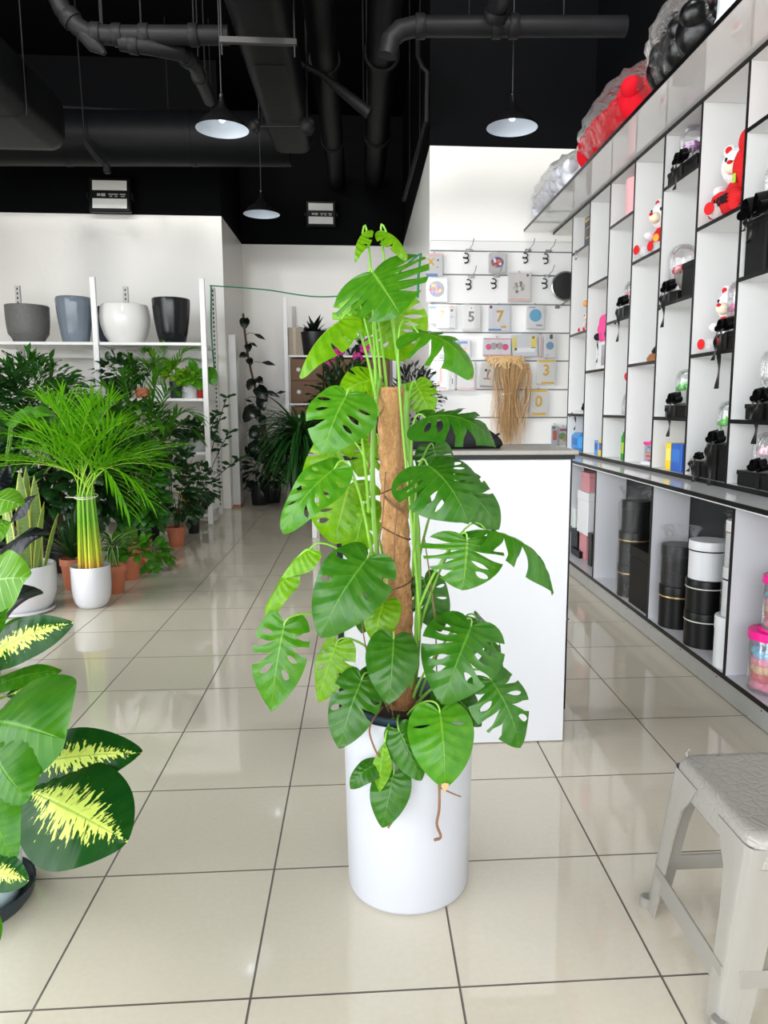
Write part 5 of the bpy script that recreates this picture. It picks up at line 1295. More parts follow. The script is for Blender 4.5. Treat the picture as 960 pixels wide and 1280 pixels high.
# ------------------------------------------------------------------ gift shelf goods
def cell_y(k, f=.5): return DY[k]-TK/2-.02-(.508-TK-.04)*f     # f = 0 far side, 1 near side
ZA3, ZA2, ZA1 = [z+.001 for z in ZS_A]; ZB2, ZB1 = [z+.001 for z in ZS_B]; Z0 = Z_LEDGE+.026
M_plw = mat('white_plush', (236,234,236), .9, var=.06, scale=60, bump=.6, bscale=120)
M_plr = mat('red_plush', (206,22,28), .85, var=.1, scale=50, bump=.4, bscale=120)
M_cream = mat('cream_plush', (240,226,200), .9, bump=.4, bscale=120); M_eye = mat('black_bead', (8,8,8), .1)
def teddy(x, y, z, s, label, rot, shirt=True, foot=M_plr, scarf=None, facing=None, group='white and red teddy bears on the shelves'):
    t = thing('teddy_bear', label, 'teddy bear', (x, y, z), rz=rot, group=group)   # faces local -y
    E = lambda mb, c, r, **k: mb.ell(tuple(np.array(c)*s), tuple(np.array(r)*s), 22, 14, **k)
    b = MB(); E(b, (0,0,.19), (.15,.13,.19)); E(b, (0,-.01,.47), (.185,.165,.17))
    for sx in (-1,1):
        E(b, (sx*.15,-.07,.26), (.055,.11,.055)); E(b, (sx*.115,-.17,.075), (.07,.15,.07)); E(b, (sx*.13,.0,.625), (.06,.035,.06))
    b.build('body', M_plw, t, auto=None)
    E(MB(), (0,-.165,.43), (.075,.07,.06)).build('muzzle', M_cream, t, auto=None)
    E(MB(), (0,-.23,.46), (.026,.018,.018)).build('nose', M_plr, t, auto=None)
    for sx in (-1,1):
        E(MB(), (sx*.075,-.158,.51), (.014,.012,.02)).build('eye', M_eye, t, auto=None)
        E(MB(), (sx*.13,-.03,.63), (.032,.012,.032)).build('inner_ear', M_plr, t, auto=None)
        E(MB(), (sx*.115,-.325,.08), (.05,.012,.054)).build('foot_sole', foot, t, auto=None)
    if shirt:
        q = MB().lathe([(.11*s,.33*s),(.148*s,.27*s),(.16*s,.2*s),(.158*s,.13*s)], (0,0,0), 30, ell=.9); q.f = [f for f in q.f if len(f) == 4]
        q.build('vest', M_plr, t, auto=None)
        E(MB(), (0,-.145,.21), (.05,.012,.045)).build('vest_patch', mat('gold_felt', (232,170,60), .8), t, auto=None)
    if scarf:
        MB().tube([(.12*s*math.cos(a), .11*s*math.sin(a), .335*s) for a in np.linspace(0,2*PI,24)], .03*s, 8).build('scarf', M_plr, t)
    return t
XF = X_UP+.02
RZ = -PI/2+.35       # bears look out of the shelf, toward the shop front
teddy(X_UP+.16, cell_y(5,.34), ZB2, .6, 'big white teddy with red hooded heart in the top right cubby', RZ+.25, True)
# heart plush in front of the big bear
t = thing('plush_heart', 'red plush heart cushion leaning on the big teddy, black lettering on it', 'plush toy', (X_UP+.07, cell_y(5,.52), ZB2+.02), rz=-PI/2)
b = MB()
for c_, r_ in (((0,-.01,.06),(.13,.05,.065)),((.11,.0,.2),(.075,.05,.1)),((.15,-.0,.31),(.06,.05,.07)),((-.13,-.02,.03),(.08,.03,.028)),((-.1,-.02,.1),(.08,.03,.03))): b.ell(c_, r_, 20, 12)
b.build('body', M_plr, t, auto=None)
put('lettering', text_mesh('LOVE', .06, .003, .002), mat('black_print', (20,16,16), .7), t).matrix_local = Matrix.Translation((-.005,-.063,.06)) @ Matrix.Rotation(PI/2, 4, 'X')
MB().box(.10,.125,-.056,-.046,.12,.165,.002).build('tag', mat('lime_tag', (170,200,60), .6), t)
teddy(X_UP+.16, cell_y(3,.36), ZB2, .58, 'white teddy in a red vest, second big bear along the top cubbies', RZ, True)
teddy(X_UP+.16, cell_y(5,.36), ZB1, .54, 'white teddy with red foot soles and red scarf in the middle cubby', RZ, False, scarf=True)
teddy(X_UP+.12, cell_y(0,.45), ZA2, .3, 'small white and red teddy in the farthest column of cubbies', RZ, True)
t = thing('giraffe_toy', 'small orange giraffe toy with red scarf in the farthest cubby column', 'plush toy', (X_UP+.1, cell_y(0,.85), ZA2), rz=-PI/2, group='soft toys')
b = MB(); b.ell((0,0,.08),(.045,.06,.05)).tube([(0,-.03,.1),(0,-.04,.2)], [.03,.022], 12).ell((0,-.06,.225),(.03,.05,.03)); [b.tube([(sx,sy,.07),(sx,sy,0)], .016, 8) for sx in (-.025,.025) for sy in (-.03,.03)]
b.build('body', mat('orange_plush', (226,160,70), .9), t, auto=None); MB().tube([(.028*math.cos(a), -.035+.028*math.sin(a), .15) for a in np.linspace(0,2*PI,16)], .012, 6).build('scarf', M_plr, t)
# black ribboned boxes and glass domes
M_box = mat('black_gift_card', (9,9,10), .5, spec=.3, var=.15, bump=.1); M_rib = mat('black_satin_ribbon', (10,10,11), .3, spec=.4, var=.3); M_dome = film_mat('clear_dome', op=.10, rough=.03)
def strip(mb, P, w, ax=(1,0,0)):
    A = Vector(ax)*w; v = []
    for p in P: v += [tuple(Vector(p)-A), tuple(Vector(p)+A)]
    mb.add(v, [(2*i,2*i+1,2*i+3,2*i+2) for i in range(len(P)-1)])
def bow(mb, c, s):
    c = Vector(c)
    for sg in (-1, 1):
        for k, h in ((1.0,.5),(.7,.95)):
            P = catmull([tuple(c), tuple(c+Vector((-.1*s,sg*.6*s*k,h*s))), tuple(c+Vector((-.15*s,sg*1.25*s*k,h*.75*s))), tuple(c+Vector((-.15*s,sg*1.2*s*k,h*.1*s))), tuple(c+Vector((-.1*s,sg*.6*s*k,-.12*s))), tuple(c)], 5)
            strip(mb, P, .34*s, (1,0,.25))
    mb.ell(tuple(c+Vector((-.06*s,0,.05*s))), (.25*s,.2*s,.2*s), 10, 7)
def tail(mb, c, L, w=.012, dy=.0, out=.03):
    c = Vector(c); P = catmull([tuple(c), tuple(c+Vector((-out,dy*.3,.005))), tuple(c+Vector((-out-.012,dy*.5,-L*.3))), tuple(c+Vector((-out-.004,dy*.8,-L*.65))), tuple(c+Vector((-out-.014,dy,-L)))], 5)
    v = []; uv = []
    for i, p in enumerate(P): v += [(p[0]+.004*math.sin(i*.7), p[1]-w, p[2]), (p[0]-.004*math.sin(i*.7), p[1]+w, p[2])]
    mb.add(v, [(2*i,2*i+1,2*i+3,2*i+2) for i in range(len(P)-1)])
def gift_dome(k, f, z, label, w=.26, h=.07, dome_h=.26, flower=None, dome_r=.085, tail_l=.2, bow_s=.05, tails=True, d=.24, dy=0, group='black based dome gifts'):
    y = cell_y(k, f); t = thing('gift_dome', label, 'gift box', (X_UP+.015, y, z), group=group)
    MB().box(.0, d, -w/2, w/2, 0, h, .004).build('base_box', M_box, t)
    MB().box(-.003, d+.003, -w/2-.003, w/2+.003, h-.02, h+.002, .002).build('lid', M_box, t)
    q = MB(); q.box(-.0045, -.0035, -.015, .015, 0, h+.003); q.box(-.004, d, -.015, .015, h+.0025, h+.004)
    q.build('ribbon_band', M_rib, t)
    q = MB(); bow(q, (.0, dy, h+.02), bow_s*1.2); q.build('bow', M_rib, t)
    if tails: q = MB(); tail(q, (.0, dy-.01, h+.012), tail_l, .019, .0); tail(q, (.0, dy+.02, h+.012), tail_l*.5, .016, .03); q.build('ribbon_tail', M_rib, t)
    c = (d*.40, min(w*.2, .07), h+.003)
    if dome_h:
        MB().lathe([(dome_r,0),(dome_r,dome_h-dome_r),(dome_r*.95,dome_h-dome_r*.6),(dome_r*.75,dome_h-dome_r*.25),(dome_r*.4,dome_h-.006),(0,dome_h)], c, 32).build('dome', M_dome, t, auto=None)
        MB().lathe([(dome_r+.004,0),(dome_r+.006,.008),(dome_r-.004,.014),(0,.014)], c, 32).build('dome_base', mat('silver_trim', (190,188,184), .25, metal=.6), t)
    if flower:
        fm = MB(); cc = Vector((c[0], c[1], h+.02+dome_h*.5))
        for i in range(16):
            a = i*2.4; r_ = .012+.0028*i; fm.ell((cc.x+r_*math.cos(a), cc.y+r_*math.sin(a), cc.z-.0018*i), (.024,.024,.017), 10, 7)
        fm.build('flower', mat('flower_%02x%02x%02x' % flower, flower, .7, var=.12, scale=60), t, auto=None)
        MB().tube([(c[0],c[1],h+.01),(c[0],c[1]+.005,h+.02+dome_h*.45)], .004, 6).build('stem', M_stalk, t)
    return t
gift_dome(4, .45, ZA3, 'black ribboned tray with clear dome and purple bow, high near the ceiling end', .4, .075, .24, (160,70,160), .08, .16)
gift_dome(4, .25, ZA2, 'low black box with small red ribboned cylinder under a clear dome', .22, .055, .3, (200,40,60), .085, .22)
t = thing('gift_box', 'tall plain black box at the front of the low domed black box', 'gift box', (X_UP+.02, cell_y(4,.8), ZA2), group='black gift boxes')
MB().box(0,.2,-.085,.085,0,.19,.003).build('body', M_box, t); MB().box(-.004,.204,-.089,.089,.165,.2,.003).build('lid', M_box, t)
gift_dome(6, .45, ZA2, 'large black square box tied with a wide black bow, right edge of the shelves', .40, .26, .26, None, .08, .13, .075, dy=.1)
gift_dome(2, .7, ZA2, 'black box with clear dome holding pink ribbons, third cubby column', .28, .075, .2, (222,120,150), .075, .26)
gift_dome(5, .82, ZB1, 'black box beside the red footed teddy, long ribbon hanging down', .19, .085, .28, (226,120,170), .075, .3)
gift_dome(4, .62, ZA1, 'black tray with green bow under a clear dome, fifth cubby column', .3, .07, .22, (70,190,50), .07, .2)
gift_dome(6, .6, ZA1, 'black tray with clear dome and clock face, near right of the lower cubbies', .34, .075, .27, (206,206,204), .08, .2)
gift_dome(6, .6, Z0, 'dark box with pink and white flower dome on the ledge level, near right', .42, .075, .2, (238,190,206), .09, .1, .045, tails=False)
gift_dome(5, .3, Z0, 'black box with small black bow at ledge level in the sixth column', .2, .085, .0, None, .07, .14, .03)
gift_dome(5, .74, Z0, 'upper black box with green flower dome and wide hanging ribbon, sixth column', .23, .19, .24, (80,200,50), .075, .26)
t = thing('ribbon_loop', 'black ribbon bundle trailing over the shelf edge in the farthest column', 'ribbon', (X_UP+.05, cell_y(0,.7), ZA1))
q = MB(); bow(q, (.03,0,.04), .06); q.build('bow', M_rib, t); q = MB(); tail(q, (0,.0,.02), .16, .014, .02, .06); tail(q, (.0,.05,.02), .05, .014, .14, .06); q.build('ribbon_tail', M_rib, t)
# hat boxes, jars, cards
def hatbox(x, y, z, r, h, m, lidm, label, name='round_box', group='round gift boxes', rim=None):
    t = thing(name, label, 'box', (x, y, z), group=group)
    MB().lathe([(0,0),(r*.97,0),(r*.97,h*.8)], (0,0,0), 48).build('body', m, t)
    MB().lathe([(r*.975,h*.74),(r,h*.745),(r,h*.985),(r*.985,h),(0,h)], (0,0,0), 48).build('lid', lidm, t)
    if rim: MB().lathe([(r*1.002,h*.735),(r*1.008,h*.74),(r*1.008,h*.765),(r*1.002,h*.77)], (0,0,0), 48).build('rim', rim, t)
    return t
M_pinkc = mat('pink_card', (236,178,182), .45, var=.03); M_wcard = mat('white_card', (226,227,230), .3, var=.02)
hatbox(X_UP+.13, cell_y(2,.62), ZA3, .115, .26, M_pinkc, M_pinkc, 'tall pink round box in the third cubby column')
t = thing('gift_bag', 'navy blue upright box with gold frame print, farthest column top', 'box', (X_UP+.03, cell_y(0,.75), ZA3), rz=0)
M_navy = mat('navy_card', (34,44,72), .4); M_gold = mat('gold_foil', (200,164,84), .3, metal=.7)
MB().box(0,.14,-.1,.1,0,.24,.004).build('body', M_navy, t); MB().box(-.003,.143,-.103,.103,.2,.225,.002).build('band', M_gold, t)
q = MB();
for a in ((-.05,.05,.06,.068),(-.05,.05,.142,.15),(-.05,-.044,.06,.15),(.044,.05,.06,.15)): q.box(-.003,0,a[0],a[1],a[2],a[3])
q.build('printed_frame', M_gold, t)
t = thing('ring_clip', 'chrome ring clip hanging off the farthest shelf board', 'hook', (X_UP-.01, cell_y(0,.3), ZA3-.02))
MB().tube([(0,.03*math.cos(a),-.03+.03*math.sin(a)) for a in np.linspace(0,2*PI,20)], .005, 6).build('ring', M_hook, t); MB().box(-.008,.02,-.008,.008,-.002,.02).build('clip', M_hook, t)
# pink flamingo toy on a white box
t = thing('gift_box', 'white box with clear window under the pink plush flower', 'gift box', (X_UP+.04, cell_y(1,.62), ZB1), group='white gift boxes')
MB().box(0,.2,-.15,.15,0,.22,.004).build('body', M_wcard, t); MB().box(-.003,0,-.11,.0,.03,.19).build('window', mat('grey_window', (150,152,160), .15), t)
t = thing('plush_flower', 'hot pink plush flower with black bird head resting on the white box', 'plush toy', (X_UP+.06, cell_y(1,.6), ZB1+.222), group='soft toys')
q = MB()
for a in np.linspace(0,2*PI,7)[:-1]: q.ell((0,.06*math.cos(a),.1+.06*math.sin(a)), (.035,.06,.06), 14, 9)
q.build('petals', mat('hot_pink_plush', (238,80,150), .85), t, auto=None)
MB().ell((-.03,.08,.04),(.03,.04,.03)).ell((.0,-.09,.05),(.03,.03,.04)).build('head', mat('black_plush', (22,20,22), .9), t, auto=None)
MB().tube([(0,-.06,.16),(0,-.075,.2),(0,-.06,.225),(0,-.045,.2)], .012, 8).build('loop', mat('hot_pink_plush', (238,80,150)), t)
q = MB(); tail(q, (-.02,-.02,.05), .22, .007); q.build('ribbon', M_rib, t)
# rose in a bottle
t = thing('bottle_vase', 'clear glass bottle holding one red rose, third cubby column', 'vase', (X_UP+.08, cell_y(2,.78), ZA1))
MB().lathe([(0,.002),(.055,.002),(.06,.01),(.06,.1),(.05,.14),(.024,.18),(.02,.22),(.023,.225)], (0,0,0), 30).build('bottle', M_dome, t, auto=None)
MB().tube([(0,0,.02),(0,0,.26)], .004, 6).build('stem', M_stalk, t)
q = MB()
for i in range(14): a = i*2.4; q.ell((.003*i*math.cos(a), .003*i*math.sin(a), .31-.003*i), (.026,.026,.03), 10, 7)
q.build('rose', mat('red_petals', (200,24,36), .6), t, auto=None)
# black bird figurine
t = thing('figurine', 'black bird figurine on a brown base, fourth cubby column', 'figurine', (X_UP+.08, cell_y(3,.72), ZB1))
MB().lathe([(0,0),(.07,0),(.075,.02),(.055,.05),(0,.055)], (0,0,0), 24).build('base', mat('brown_wood', (150,96,56), .5), t)
MB().tube(catmull([(0,.15,.01),(0,.09,.06),(0,.0,.1),(0,-.05,.12),(0,-.06,.17),(0,-.03,.2),(0,-.0,.19)], 5), [.008]*6+[.02]*8+[.02]*10+[.014]*7, 8).build('bird', mat('black_resin', (14,14,15), .3), t)
t = thing('gift_box', 'small white paper pack standing behind the black bird figurine', 'gift box', (X_UP+.14, cell_y(3,.85), ZB1), group='white gift boxes')
MB().box(0,.1,-.04,.04,0,.16,.004).build('body', M_wcard, t); MB().box(-.002,.102,-.042,.042,.12,.165,.003).build('flap', M_wcard, t)
t = thing('box', 'bright blue plastic case at ledge level in the farthest column', 'box', (X_UP+.03, cell_y(0,.3), Z0)); M_blu = mat('bright_blue_plastic', (30,140,214), .3)
MB().box(0,.16,-.14,.14,0,.16,.03).build('body', M_blu, t); MB().box(-.004,.0,-.06,.06,.05,.11,.002).build('recess', mat('deep_blue_plastic', (20,104,176), .35), t)
t = thing('box', 'dark teal box beside the bright blue case at ledge level', 'box', (X_UP+.05, cell_y(0,.9), Z0)); MB().box(0,.16,-.05,.05,0,.18,.004).build('body', mat('teal_card', (24,84,92), .4), t); MB().box(-.003,.163,-.053,.053,.15,.183,.003).build('lid', mat('teal_card', (24,84,92)), t)
M_yel = mat('yellow_card', (238,206,30), .35); M_blc = mat('blue_card', (34,92,180), .35); M_lbl = mat('pale_blue_card', (90,150,210), .35)
def cardbox(k, f, w, d, h, m, label, lab=None):
    t = thing('carton', label, 'box', (X_UP+.035, cell_y(k,f), Z0), group='small cartons at ledge level')
    MB().box(0,d,-w/2,w/2,0,h,.003).build('body', m, t); MB().box(-.0015,.0,-w*.35,w*.35,h*.35,h*.8).build('printed_panel', lab or m, t); return t
cardbox(1,.52,.1,.14,.12,M_lbl,'pale blue carton at ledge level, second column', M_blc); cardbox(1,.78,.13,.14,.13,M_yel,'yellow carton at ledge level, second column', M_blc)
cardbox(4,.36,.09,.16,.17,M_yel,'yellow carton standing beside the royal blue carton, fifth column', mat('pale_yellow', (244,226,110), .4)); cardbox(4,.62,.16,.16,.17,M_blc,'royal blue carton at ledge level, fifth column', mat('mid_blue', (50,116,200), .4))
t = thing('bottle', 'tall green glass bottle at ledge level, third column', 'bottle', (X_UP+.08, cell_y(2,.74), Z0))
MB().lathe([(0,0),(.045,0),(.05,.008),(.05,.17),(.04,.2),(.018,.235),(.016,.27),(0,.27)], (0,0,0), 28).build('body', mat('green_glass', (50,140,50), .08, var=.05), t, auto=.8); MB().lathe([(.018,.262),(.019,.264),(.019,.3),(0,.302)], (0,0,0), 20).build('cap', mat('dark_green_cap', (30,80,40), .4), t); MB().lathe([(.0505,.05),(.051,.052),(.051,.13),(.0505,.132)], (0,0,0), 28).build('sticker', mat('lime_label', (150,190,60), .5), t)
M_jar = film_mat('clear_jar', op=.18, rough=.05); M_pinkl = mat('magenta_lid', (236,30,140), .3); M_mix = [mat('jar_fill_pink', (236,120,160), .6), mat('jar_fill_red', (206,34,60), .6), mat('jar_fill_gold', (214,170,110), .6), mat('jar_fill_blue', (90,180,220), .6)]
def jar(x, y, z, r, h, label, fill=(0,1,2,0,3), group='clear jars with magenta lids'):
    t = thing('candy_jar', label, 'jar', (x, y, z), group=group)
    MB().lathe([(0,.002),(r*.9,.002),(r*.95,.01),(r*.96,h*.8),(r*.9,h*.84)], (0,0,0), 40).build('jar', M_jar, t, auto=None)
    MB().lathe([(r*.97,h*.82),(r*1.02,h*.825),(r*1.02,h*.94),(r*.98,h*.955),(r*.6,h*.955),(r*.58,h),(0,h)], (0,0,0), 40).build('lid', M_pinkl, t)
    for i, c in enumerate(fill):
        q = MB(); n_ = 9
        for j in range(n_):
            a = 2*PI*j/n_+i; q.ell((r*.55*math.cos(a), r*.55*math.sin(a), h*(.1+.62*i/len(fill))+.004*math.sin(3*j)), (r*.3,r*.3,h*.075), 10, 7)
        q.build('filling', M_mix[c], t, auto=None)
    return t
jar(X_UP+.12, cell_y(3,.68), Z0+.03, .1, .135, 'squat clear jar with magenta lid on a white stand at ledge level, fourth column')
t = thing('stand', 'low white stand under the squat magenta lidded jar', 'stand', (X_UP+.12, cell_y(3,.68), Z0)); MB().lathe([(0,0),(.1,0),(.115,.006),(.115,.02),(.105,.029),(0,.029)], (0,0,0), 36).build('plate', M_wcard, t); MB().lathe([(.116,.008),(.12,.01),(.12,.016),(.116,.018)], (0,0,0), 36).build('rim', M_wcard, t)
t = thing('plush_flower', 'peach pink plush posy at the top right edge of the shelves', 'plush toy', (X_UP+.1, cell_y(6,.66), ZA3), group='soft toys')
q = MB(); [q.ell((0,.06*math.cos(a)*(1-.3*k),.06+.075*k), (.06,.05,.045), 12, 8) for k in range(4) for a in (0,2.1,4.2)]; q.build('petals', mat('peach_plush', (244,170,150), .8), t, auto=None)
q = MB(); [q.ell((-.05,.05*math.cos(a),.1+.07*k), (.03,.03,.03), 10, 7) for k in range(3) for a in (.5,3.3)]; q.build('buds', mat('coral_plush', (236,96,110), .8), t, auto=None)
# ------------------------------------------------------------------ low cabinet goods
ZL = ZBL+.001
xl = X_LOW
def yl(u, v=690): return atx(u, v, xl+.12).y
M_bcard = mat('black_round_card', (8,8,9), .4, spec=.35, var=.15); M_brass = mat('brass_rim', (196,166,110), .3, metal=.6); M_srim = mat('pale_rim', (216,214,206), .4)
M_plast = film_mat('clear_wrap', op=.015, rough=.06, fres=.3, bump=1.0)
def wrap(x, y, z, r, h, label, tw=.12):
    t = thing('plastic_wrap', label, 'wrapping', (x, y, z), group='clear wraps round the black boxes')
    q = MB().lathe([(r*1.04,.003),(r*1.06,h*.3),(r*1.03,h*.6),(r*1.06,h),(r*.8,h+tw*.35),(r*.9,h+tw*.7),(r*1.15,h+tw)], (0,0,0), 40, rip=lambda a,zz: 1+.025*math.sin(7*a+zz*40)+.02*math.sin(11*a-zz*30)); q.f = [f for f in q.f if len(f) == 4]
    q.build('film', M_plast, t, auto=None); MB().lathe([(r*1.0,0.001),(r*1.04,.003),(r*1.0,.006)], (0,0,0), 30).build('seal', M_plast, t); return t
xc = xl+.112
def yq(u): return atx(u, 690, xc).y
b2 = yq(793); r = .105
for i, (h, nm) in enumerate(((.21,'bottom one'),(.22,'middle one'),(.2,'top one'))):
    hatbox(xc, b2, ZL+(0,.212,.434)[i], r*(1.0 if i != 2 else .88), h, M_bcard, M_bcard, f'black round box in the wrapped stack left of the black panel box, {nm}', rim=M_brass if i < 2 else None)
wrap(xc, b2, ZL, r, .62, 'crinkled clear wrap round the tall stack of three black boxes', .1)
ya, yb_ = atx(788, 690, xl+.02).y, LY[2]+.03
t = thing('carton', 'tall matt black box in front of the wrapped black stack', 'box', (xl+.02, (ya+yb_)/2, ZL), group='black boxes in the low cabinet'); w_ = (ya-yb_)/2
MB().box(0,.18,-w_,w_,0,.31,.003).build('body', M_box, t); MB().box(-.003,.183,-w_-.003,w_+.003,.31,.375,.003).build('lid', M_box, t)
b3 = yq(850); r = .105
hatbox(xc, b3, ZL, r, .24, M_bcard, M_bcard, 'black round box with brass rim at the far left of the near compartment', rim=M_brass)
hatbox(xc, b3, ZL+.242, r*.96, .23, M_bcard, M_bcard, 'black round box stacked on the brass rimmed one, wrapped in clear film')
wrap(xc, b3, ZL+.242, r*.96, .23, 'clear wrap bunched over the upper black box of the left pair', .1)
b4 = yq(886)
hatbox(xc, b4, ZL, .107, .185, M_bcard, M_bcard, 'black round box with pale rim, lowest in the middle stack', rim=M_srim)
hatbox(xc-.003, b4, ZL+.187, .104, .17, M_bcard, M_bcard, 'black round box with pale rim under the white one', rim=M_srim)
hatbox(xc, b4, ZL+.359, .1, .2, M_wcard, M_wcard, 'white round box with black line on top of the two black ones', rim=M_black)
b5 = atx(915, 780, xl+.085).y
hatbox(xl+.085, b5, ZL, .08, .25, M_wcard, M_wcard, 'plain white round box at the front right of the near compartment')
hatbox(xl+.088, b5-.01, ZL+.252, .062, .24, M_wcard, M_wcard, 'tall white round box at the base of the clear wrapped tower', rim=M_black)
hatbox(xl+.088, b5-.01, ZL+.494, .06, .22, mat('pale_grey_card', (206,208,210), .35), M_wcard, 'pale grey round box on top of the clear wrapped tower', rim=M_brass)
wrap(xl+.088, b5-.01, ZL+.252, .064, .44, 'clear wrap round the tower of pale boxes in the near compartment', .06)
yj = atx(962, 830, xl+.1).y
for i, (x, y, z, l) in enumerate(((xl+.1, yj, ZL, 'front'),(xl+.112, yj-.24, ZL, 'nearest'))):
    jar(x, y, z, .095, .29, f'tall clear jar of sweets with magenta lid in the nearest low compartment, {l} one')
jar(xl+.112, yj-.05, ZL+.292, .085, .25, 'clear jar with magenta lid stacked on the front jar of the nearest low compartment')
# far compartment
yA, yB = LY[1]+.03, LY[0]
def fbox(u, v0, u1, v1, x, m, label, name='carton', lid=True):
    a, b = atx(u, v1, x), atx(u1, v0, x)
    z0 = max(a.z, ZL); t = thing(name, label, 'box', (x, (a.y+b.y)/2, z0), group='boxes in the far low compartment')
    h = b.z-z0; w = abs(a.y-b.y)
    MB().box(0,.16,-w/2,w/2,0,h*.8,.003).build('body', m, t); MB().box(-.004,.164,-w/2-.003,w/2+.003,h*.8,h,.003).build('lid', m, t); return t
M_pk2 = mat('dusty_pink_card', (206,140,146), .45)
xq = xl+.1
fbox(713,690,724,712,xq,M_bcard,'small black and grey case at the bottom of the far compartment'); fbox(713,664,722,689,xq+.02,M_bcard,'black carton on the small case in the far compartment')
fbox(712.5,636,719.5,663,xq+.05,mat('green_lidded_white', (214,222,214), .4),'white tub with green band in the far compartment')
fbox(723,664,733,710,xq+.03,M_pk2,'folded dusty pink carton at the base of the far compartment'); fbox(721,617,736,663,xq+.01,M_wcard,'white carton with grey printed frame in the far compartment')
fbox(726,592,737,616,xq+.04,M_pk2,'dusty pink carton at the top of the far compartment stack'); fbox(734,668,740,712,xq,M_bcard,'narrow black carton beside the divider in the far compartment')
# ------------------------------------------------------------------ bagged plush on top of the canopy
ZCN = Z_TOP+.025
M_bagf = film_mat('clear_plastic_bag', op=.03, rough=.07, bump=1.0, bs=15.0)
def bag(y0, y1, label, mcol, rad, n, blabel, hh):
    t = thing('plastic_bag', label, 'bag', (1.74, (y0+y1)/2, ZCN)); L = y0-y1
    q = MB(); prof = []
    m = 14; nn = 28; v = []; f = []
    for i in range(m+1):
        k = i/m; yy = L/2-L*k; R = (math.sin(PI*min(.97,max(.03,k)))**.35)
        for j in range(nn):
            a = 2*PI*j/nn; w = 1+.07*math.sin(5*a+i*1.7)+.05*math.sin(9*a-i*2.3)
            v.append((.19*R*w*math.cos(a)+.02, yy, max(.002, hh/2+hh/2*R*w*math.sin(a))))
    f = [(i*nn+j, i*nn+(j+1)%nn, (i+1)*nn+(j+1)%nn, (i+1)*nn+j) for i in range(m) for j in range(nn)]
    MB().add(v, f).build('film', M_bagf, t, auto=None)
    kn = MB(); yy = -L/2
    for j in range(7): kn.tube([(.02,yy,hh*.5),(.02+.05*math.cos(j),yy-.04,hh*.6+.05*math.sin(j))], [.01,.02], 5, flat=.3)
    kn.build('knot', M_bagf, t)
    for i in range(n):
        yy = y0-L*(.09+.82*(i+.5)/n); o = thing('plush_ball', blabel, 'plush toy', (1.74+rnd(-.02,.02), yy, ZCN+rad*.86+.004+rnd(0,.02)), group=blabel)
        MB().ell((0,0,0),(rad*.95,rad*.8,rad*.86),22,14).build('body', mcol, o, auto=None)
        MB().ell((-rad*.55,-rad*.45,rad*.35),(rad*.5,rad*.45,rad*.45),16,10).ell((rad*.3,-rad*.5,rad*.5),(rad*.45,rad*.4,rad*.4),16,10).build('ear', mcol, o, auto=None)
M_pwh = mat('white_felt_plush', (214,214,222), .8, var=.06); M_pre = mat('scarlet_plush', (206,14,34), .75, spec=.2, var=.25, scale=9); M_pbk = mat('black_shiny_plush', (10,10,12), .3, spec=.5, var=.3, scale=20, bump=1.0, bscale=9)
yc = lambda u, v: atx(u, v, 1.66).y
bag(7.42, 5.98, 'clear bag of white plush rolls at the far end on top of the shelving', M_pwh, .135, 8, 'round white plush roll packed in the clear bag on the shelving top', .36)
bag(5.93, 4.55, 'clear bag of red plush on top of the shelving between white and black bags', M_pre, .145, 7, 'round red plush roll packed in the clear bag on the shelving top', .42)
bag(4.5, 3.78, 'clear bag of black plush on top of the shelving nearest the white roll', M_pbk, .15, 4, 'round black plush roll packed in the clear bag on the shelving top', .46)
t = thing('fabric_roll', 'white fabric covered drum on top of the shelving at the upper right corner', 'roll', (1.78, 3.52, ZCN))
MB().lathe([(0,0),(.15,0),(.155,.01),(.15,.2),(.145,.42),(.13,.44),(0,.44)], (0,0,0), 40, rip=lambda a,z: 1+.02*math.cos(16*a)).build('drum', M_wcard, t); MB().lathe([(.157,.0),(.165,.004),(.165,.02),(.157,.024)], (0,0,0), 40).build('hem', M_wcard, t)
t = thing('plush_ball', 'teal blue ball sitting by the white drum at the upper right corner', 'ball', (1.73, 3.2, ZCN+.135))
MB().ell((0,0,0),(.12,.12,.13),26,16).build('body', mat('teal_plush', (40,130,160), .6), t, auto=None); MB().tube([(.121*math.cos(a),.121*math.sin(a),0) for a in np.linspace(0,2*PI,30)], .004, 5).build('seam', mat('dark_teal', (24,92,116), .6), t)
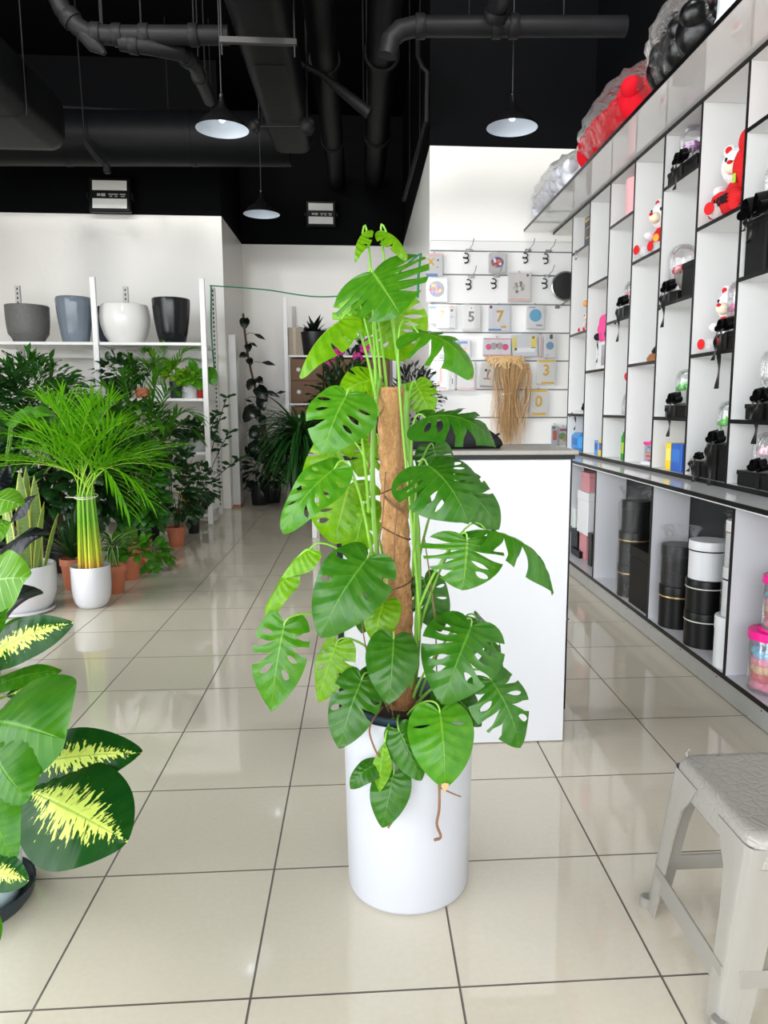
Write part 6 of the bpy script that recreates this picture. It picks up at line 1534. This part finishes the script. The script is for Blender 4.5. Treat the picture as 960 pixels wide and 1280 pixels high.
# ------------------------------------------------------------------ alcove shelves and orchids
AYY = 11.4
t = thing('alcove_rack', 'white post shelving with wooden drawers at the back of the alcove', 'rack', (-.6, 11.7, 0)); q0 = at(356,372,AYY)
xa0, xa1 = q0.x, .55
for x in (xa0, xa1-.03): wp('post', MB().box(x-.03, x+.03, AYY-.02, AYY+.02, 0, q0.z, .003), M_whitem, t)
p = wp('slotted_post', MB().box(xa0+.05, xa0+.10, 11.98, 12.02, 0, q0.z-.05), mat('slotted_grey_post', (205,203,200)), t)
za, zb, zc = at(400,444,AYY).z, at(400,504,AYY).z, at(400,560,AYY).z
for z in (za, zb, zc): wp('shelf', MB().box(xa0+.03, xa1-.06, AYY, 12.0, z-.03, z, .003), M_whitem, t)
M_wd = mat('brown_drawer_wood', (112,74,36), .5, var=.2, scale=6)
def drawers(x0, x1, z0, z1, label, n):
    t = thing('drawer_box', label, 'drawer', ((x0+x1)/2, AYY+.2, z0), group='wooden drawer boxes in the alcove')
    wp('body', MB().box(x0, x1, AYY+.03, AYY+.5, z0+.001, z1, .004), M_wd, t)
    for k in range(n):
        a, b = z0+(z1-z0)*k/n, z0+(z1-z0)*(k+1)/n
        d = wp('drawer_front', MB().box(x0+.01, x1-.01, AYY+.012, AYY+.03, a+.01, b-.01, .004), M_wd, t)
        wsub('knob', MB().ell(((x0+x1)/2-.12, AYY+.0, (a+b)/2), (.035,.02,.035), 14, 9), M_whitem, d, t)
w3 = (xa1-.1-xa0-.05)/3
for k, nm in enumerate(('left', 'middle', 'right')):
    xx = xa0+.05+w3*k
    drawers(xx+.005, xx+w3-.005, zb+.001, za-.05, f'brown wooden drawer unit on the upper alcove shelf, {nm} one', 2)
    drawers(xx+.005, xx+w3-.005, zc+.001, zb-.05, f'brown wooden drawer unit on the lower alcove shelf, {nm} one', 2)
t = thing('carton', 'grey brown cardboard box on top of the alcove shelving', 'box', (at(368,440,AYY).x, AYY+.2, za)); 
a, b = at(358,442,AYY), at(381,409,AYY); MB().box(-(b.x-a.x)/2, (b.x-a.x)/2, -.15, .2, .001, b.z-za, .004).build('body', mat('grey_cardboard', (168,156,142), .7), t); MB().box(-.02,.02,-.152,-.15,.001,b.z-za).build('tape', mat('brown_tape', (186,168,140), .4), t)
t = plant('succulent', 'dark rosette succulent in a tall black pot on the alcove shelf', at(392,440,AYY).x, AYY+.12, za, 'pot', .2, .34, M_bpot)
fountain(t, .3, 26, (.2,.34), None, LM['deep'], (.2,1.3), .1, w=3.0)
def orchid(u, v, y, label, fl):
    zz = za; p = at(u, 444, y); t = plant('orchid', label, p.x, y, zz, 'pot', .1, .16, M_bpot); o0 = Vector(t.location)
    fountain(t, .14, 9, (.3,.45), None, LM['deep'], (.5,1.3), 1.0, w=2.2)
    for (fu, fv) in fl:
        c = at(fu, fv, y-.12)-o0; MB().tube(bez((0,0,.14), (0,0,.5), c+Vector((0,.06,.25)), c, 8), .006, 5).build('flower_spike', M_bstalk, t)
        q = MB()
        for a in np.linspace(0,2*PI,6)[:-1]: q.ell((c.x+.045*math.cos(a), c.y, c.z+.045*math.sin(a)), (.042,.015,.036), 10, 7)
        q.build('flower', mat('magenta_petal', (206,40,140), .5, var=.15, scale=30), t, auto=None)
M_or = None
orchid(420, 430, 11.5, 'magenta orchid left of the pair on the alcove shelf', [(416,443),(411,458),(423,484),(424,440)])
orchid(452, 430, 11.5, 'magenta orchid right of the pair, flowers behind the monstera', [(456,436),(447,447),(462,430),(486,418)])
t = plant('leafy_shrub', 'dark leafy plant standing before the alcove drawers behind the monstera', -.22, 10.7, 0, 'pot', .17, .35, M_bpot)
bush(t, .33, (0,0,1.15), (.42,.3,.85), 420, PR_LANCE, LM['dark'], (.16,.28), stems=10, stem_m=M_bstalk)
t = thing('low_table', 'grey topped table behind the counter left of the coir pole', 'table', (-.2, 8.2, 0))
zt = at(440,566,8.0).z
MB().box(-.35,.5,-.3,.3,zt-.04,zt,.004).build('tabletop', M_grey, t)
for sx in (-.3,.45):
    for sy in (-.25,.25): MB().box(sx-.025,sx+.025,sy-.025,sy+.025,0,zt-.041,.003).build('leg', M_whitem, t)
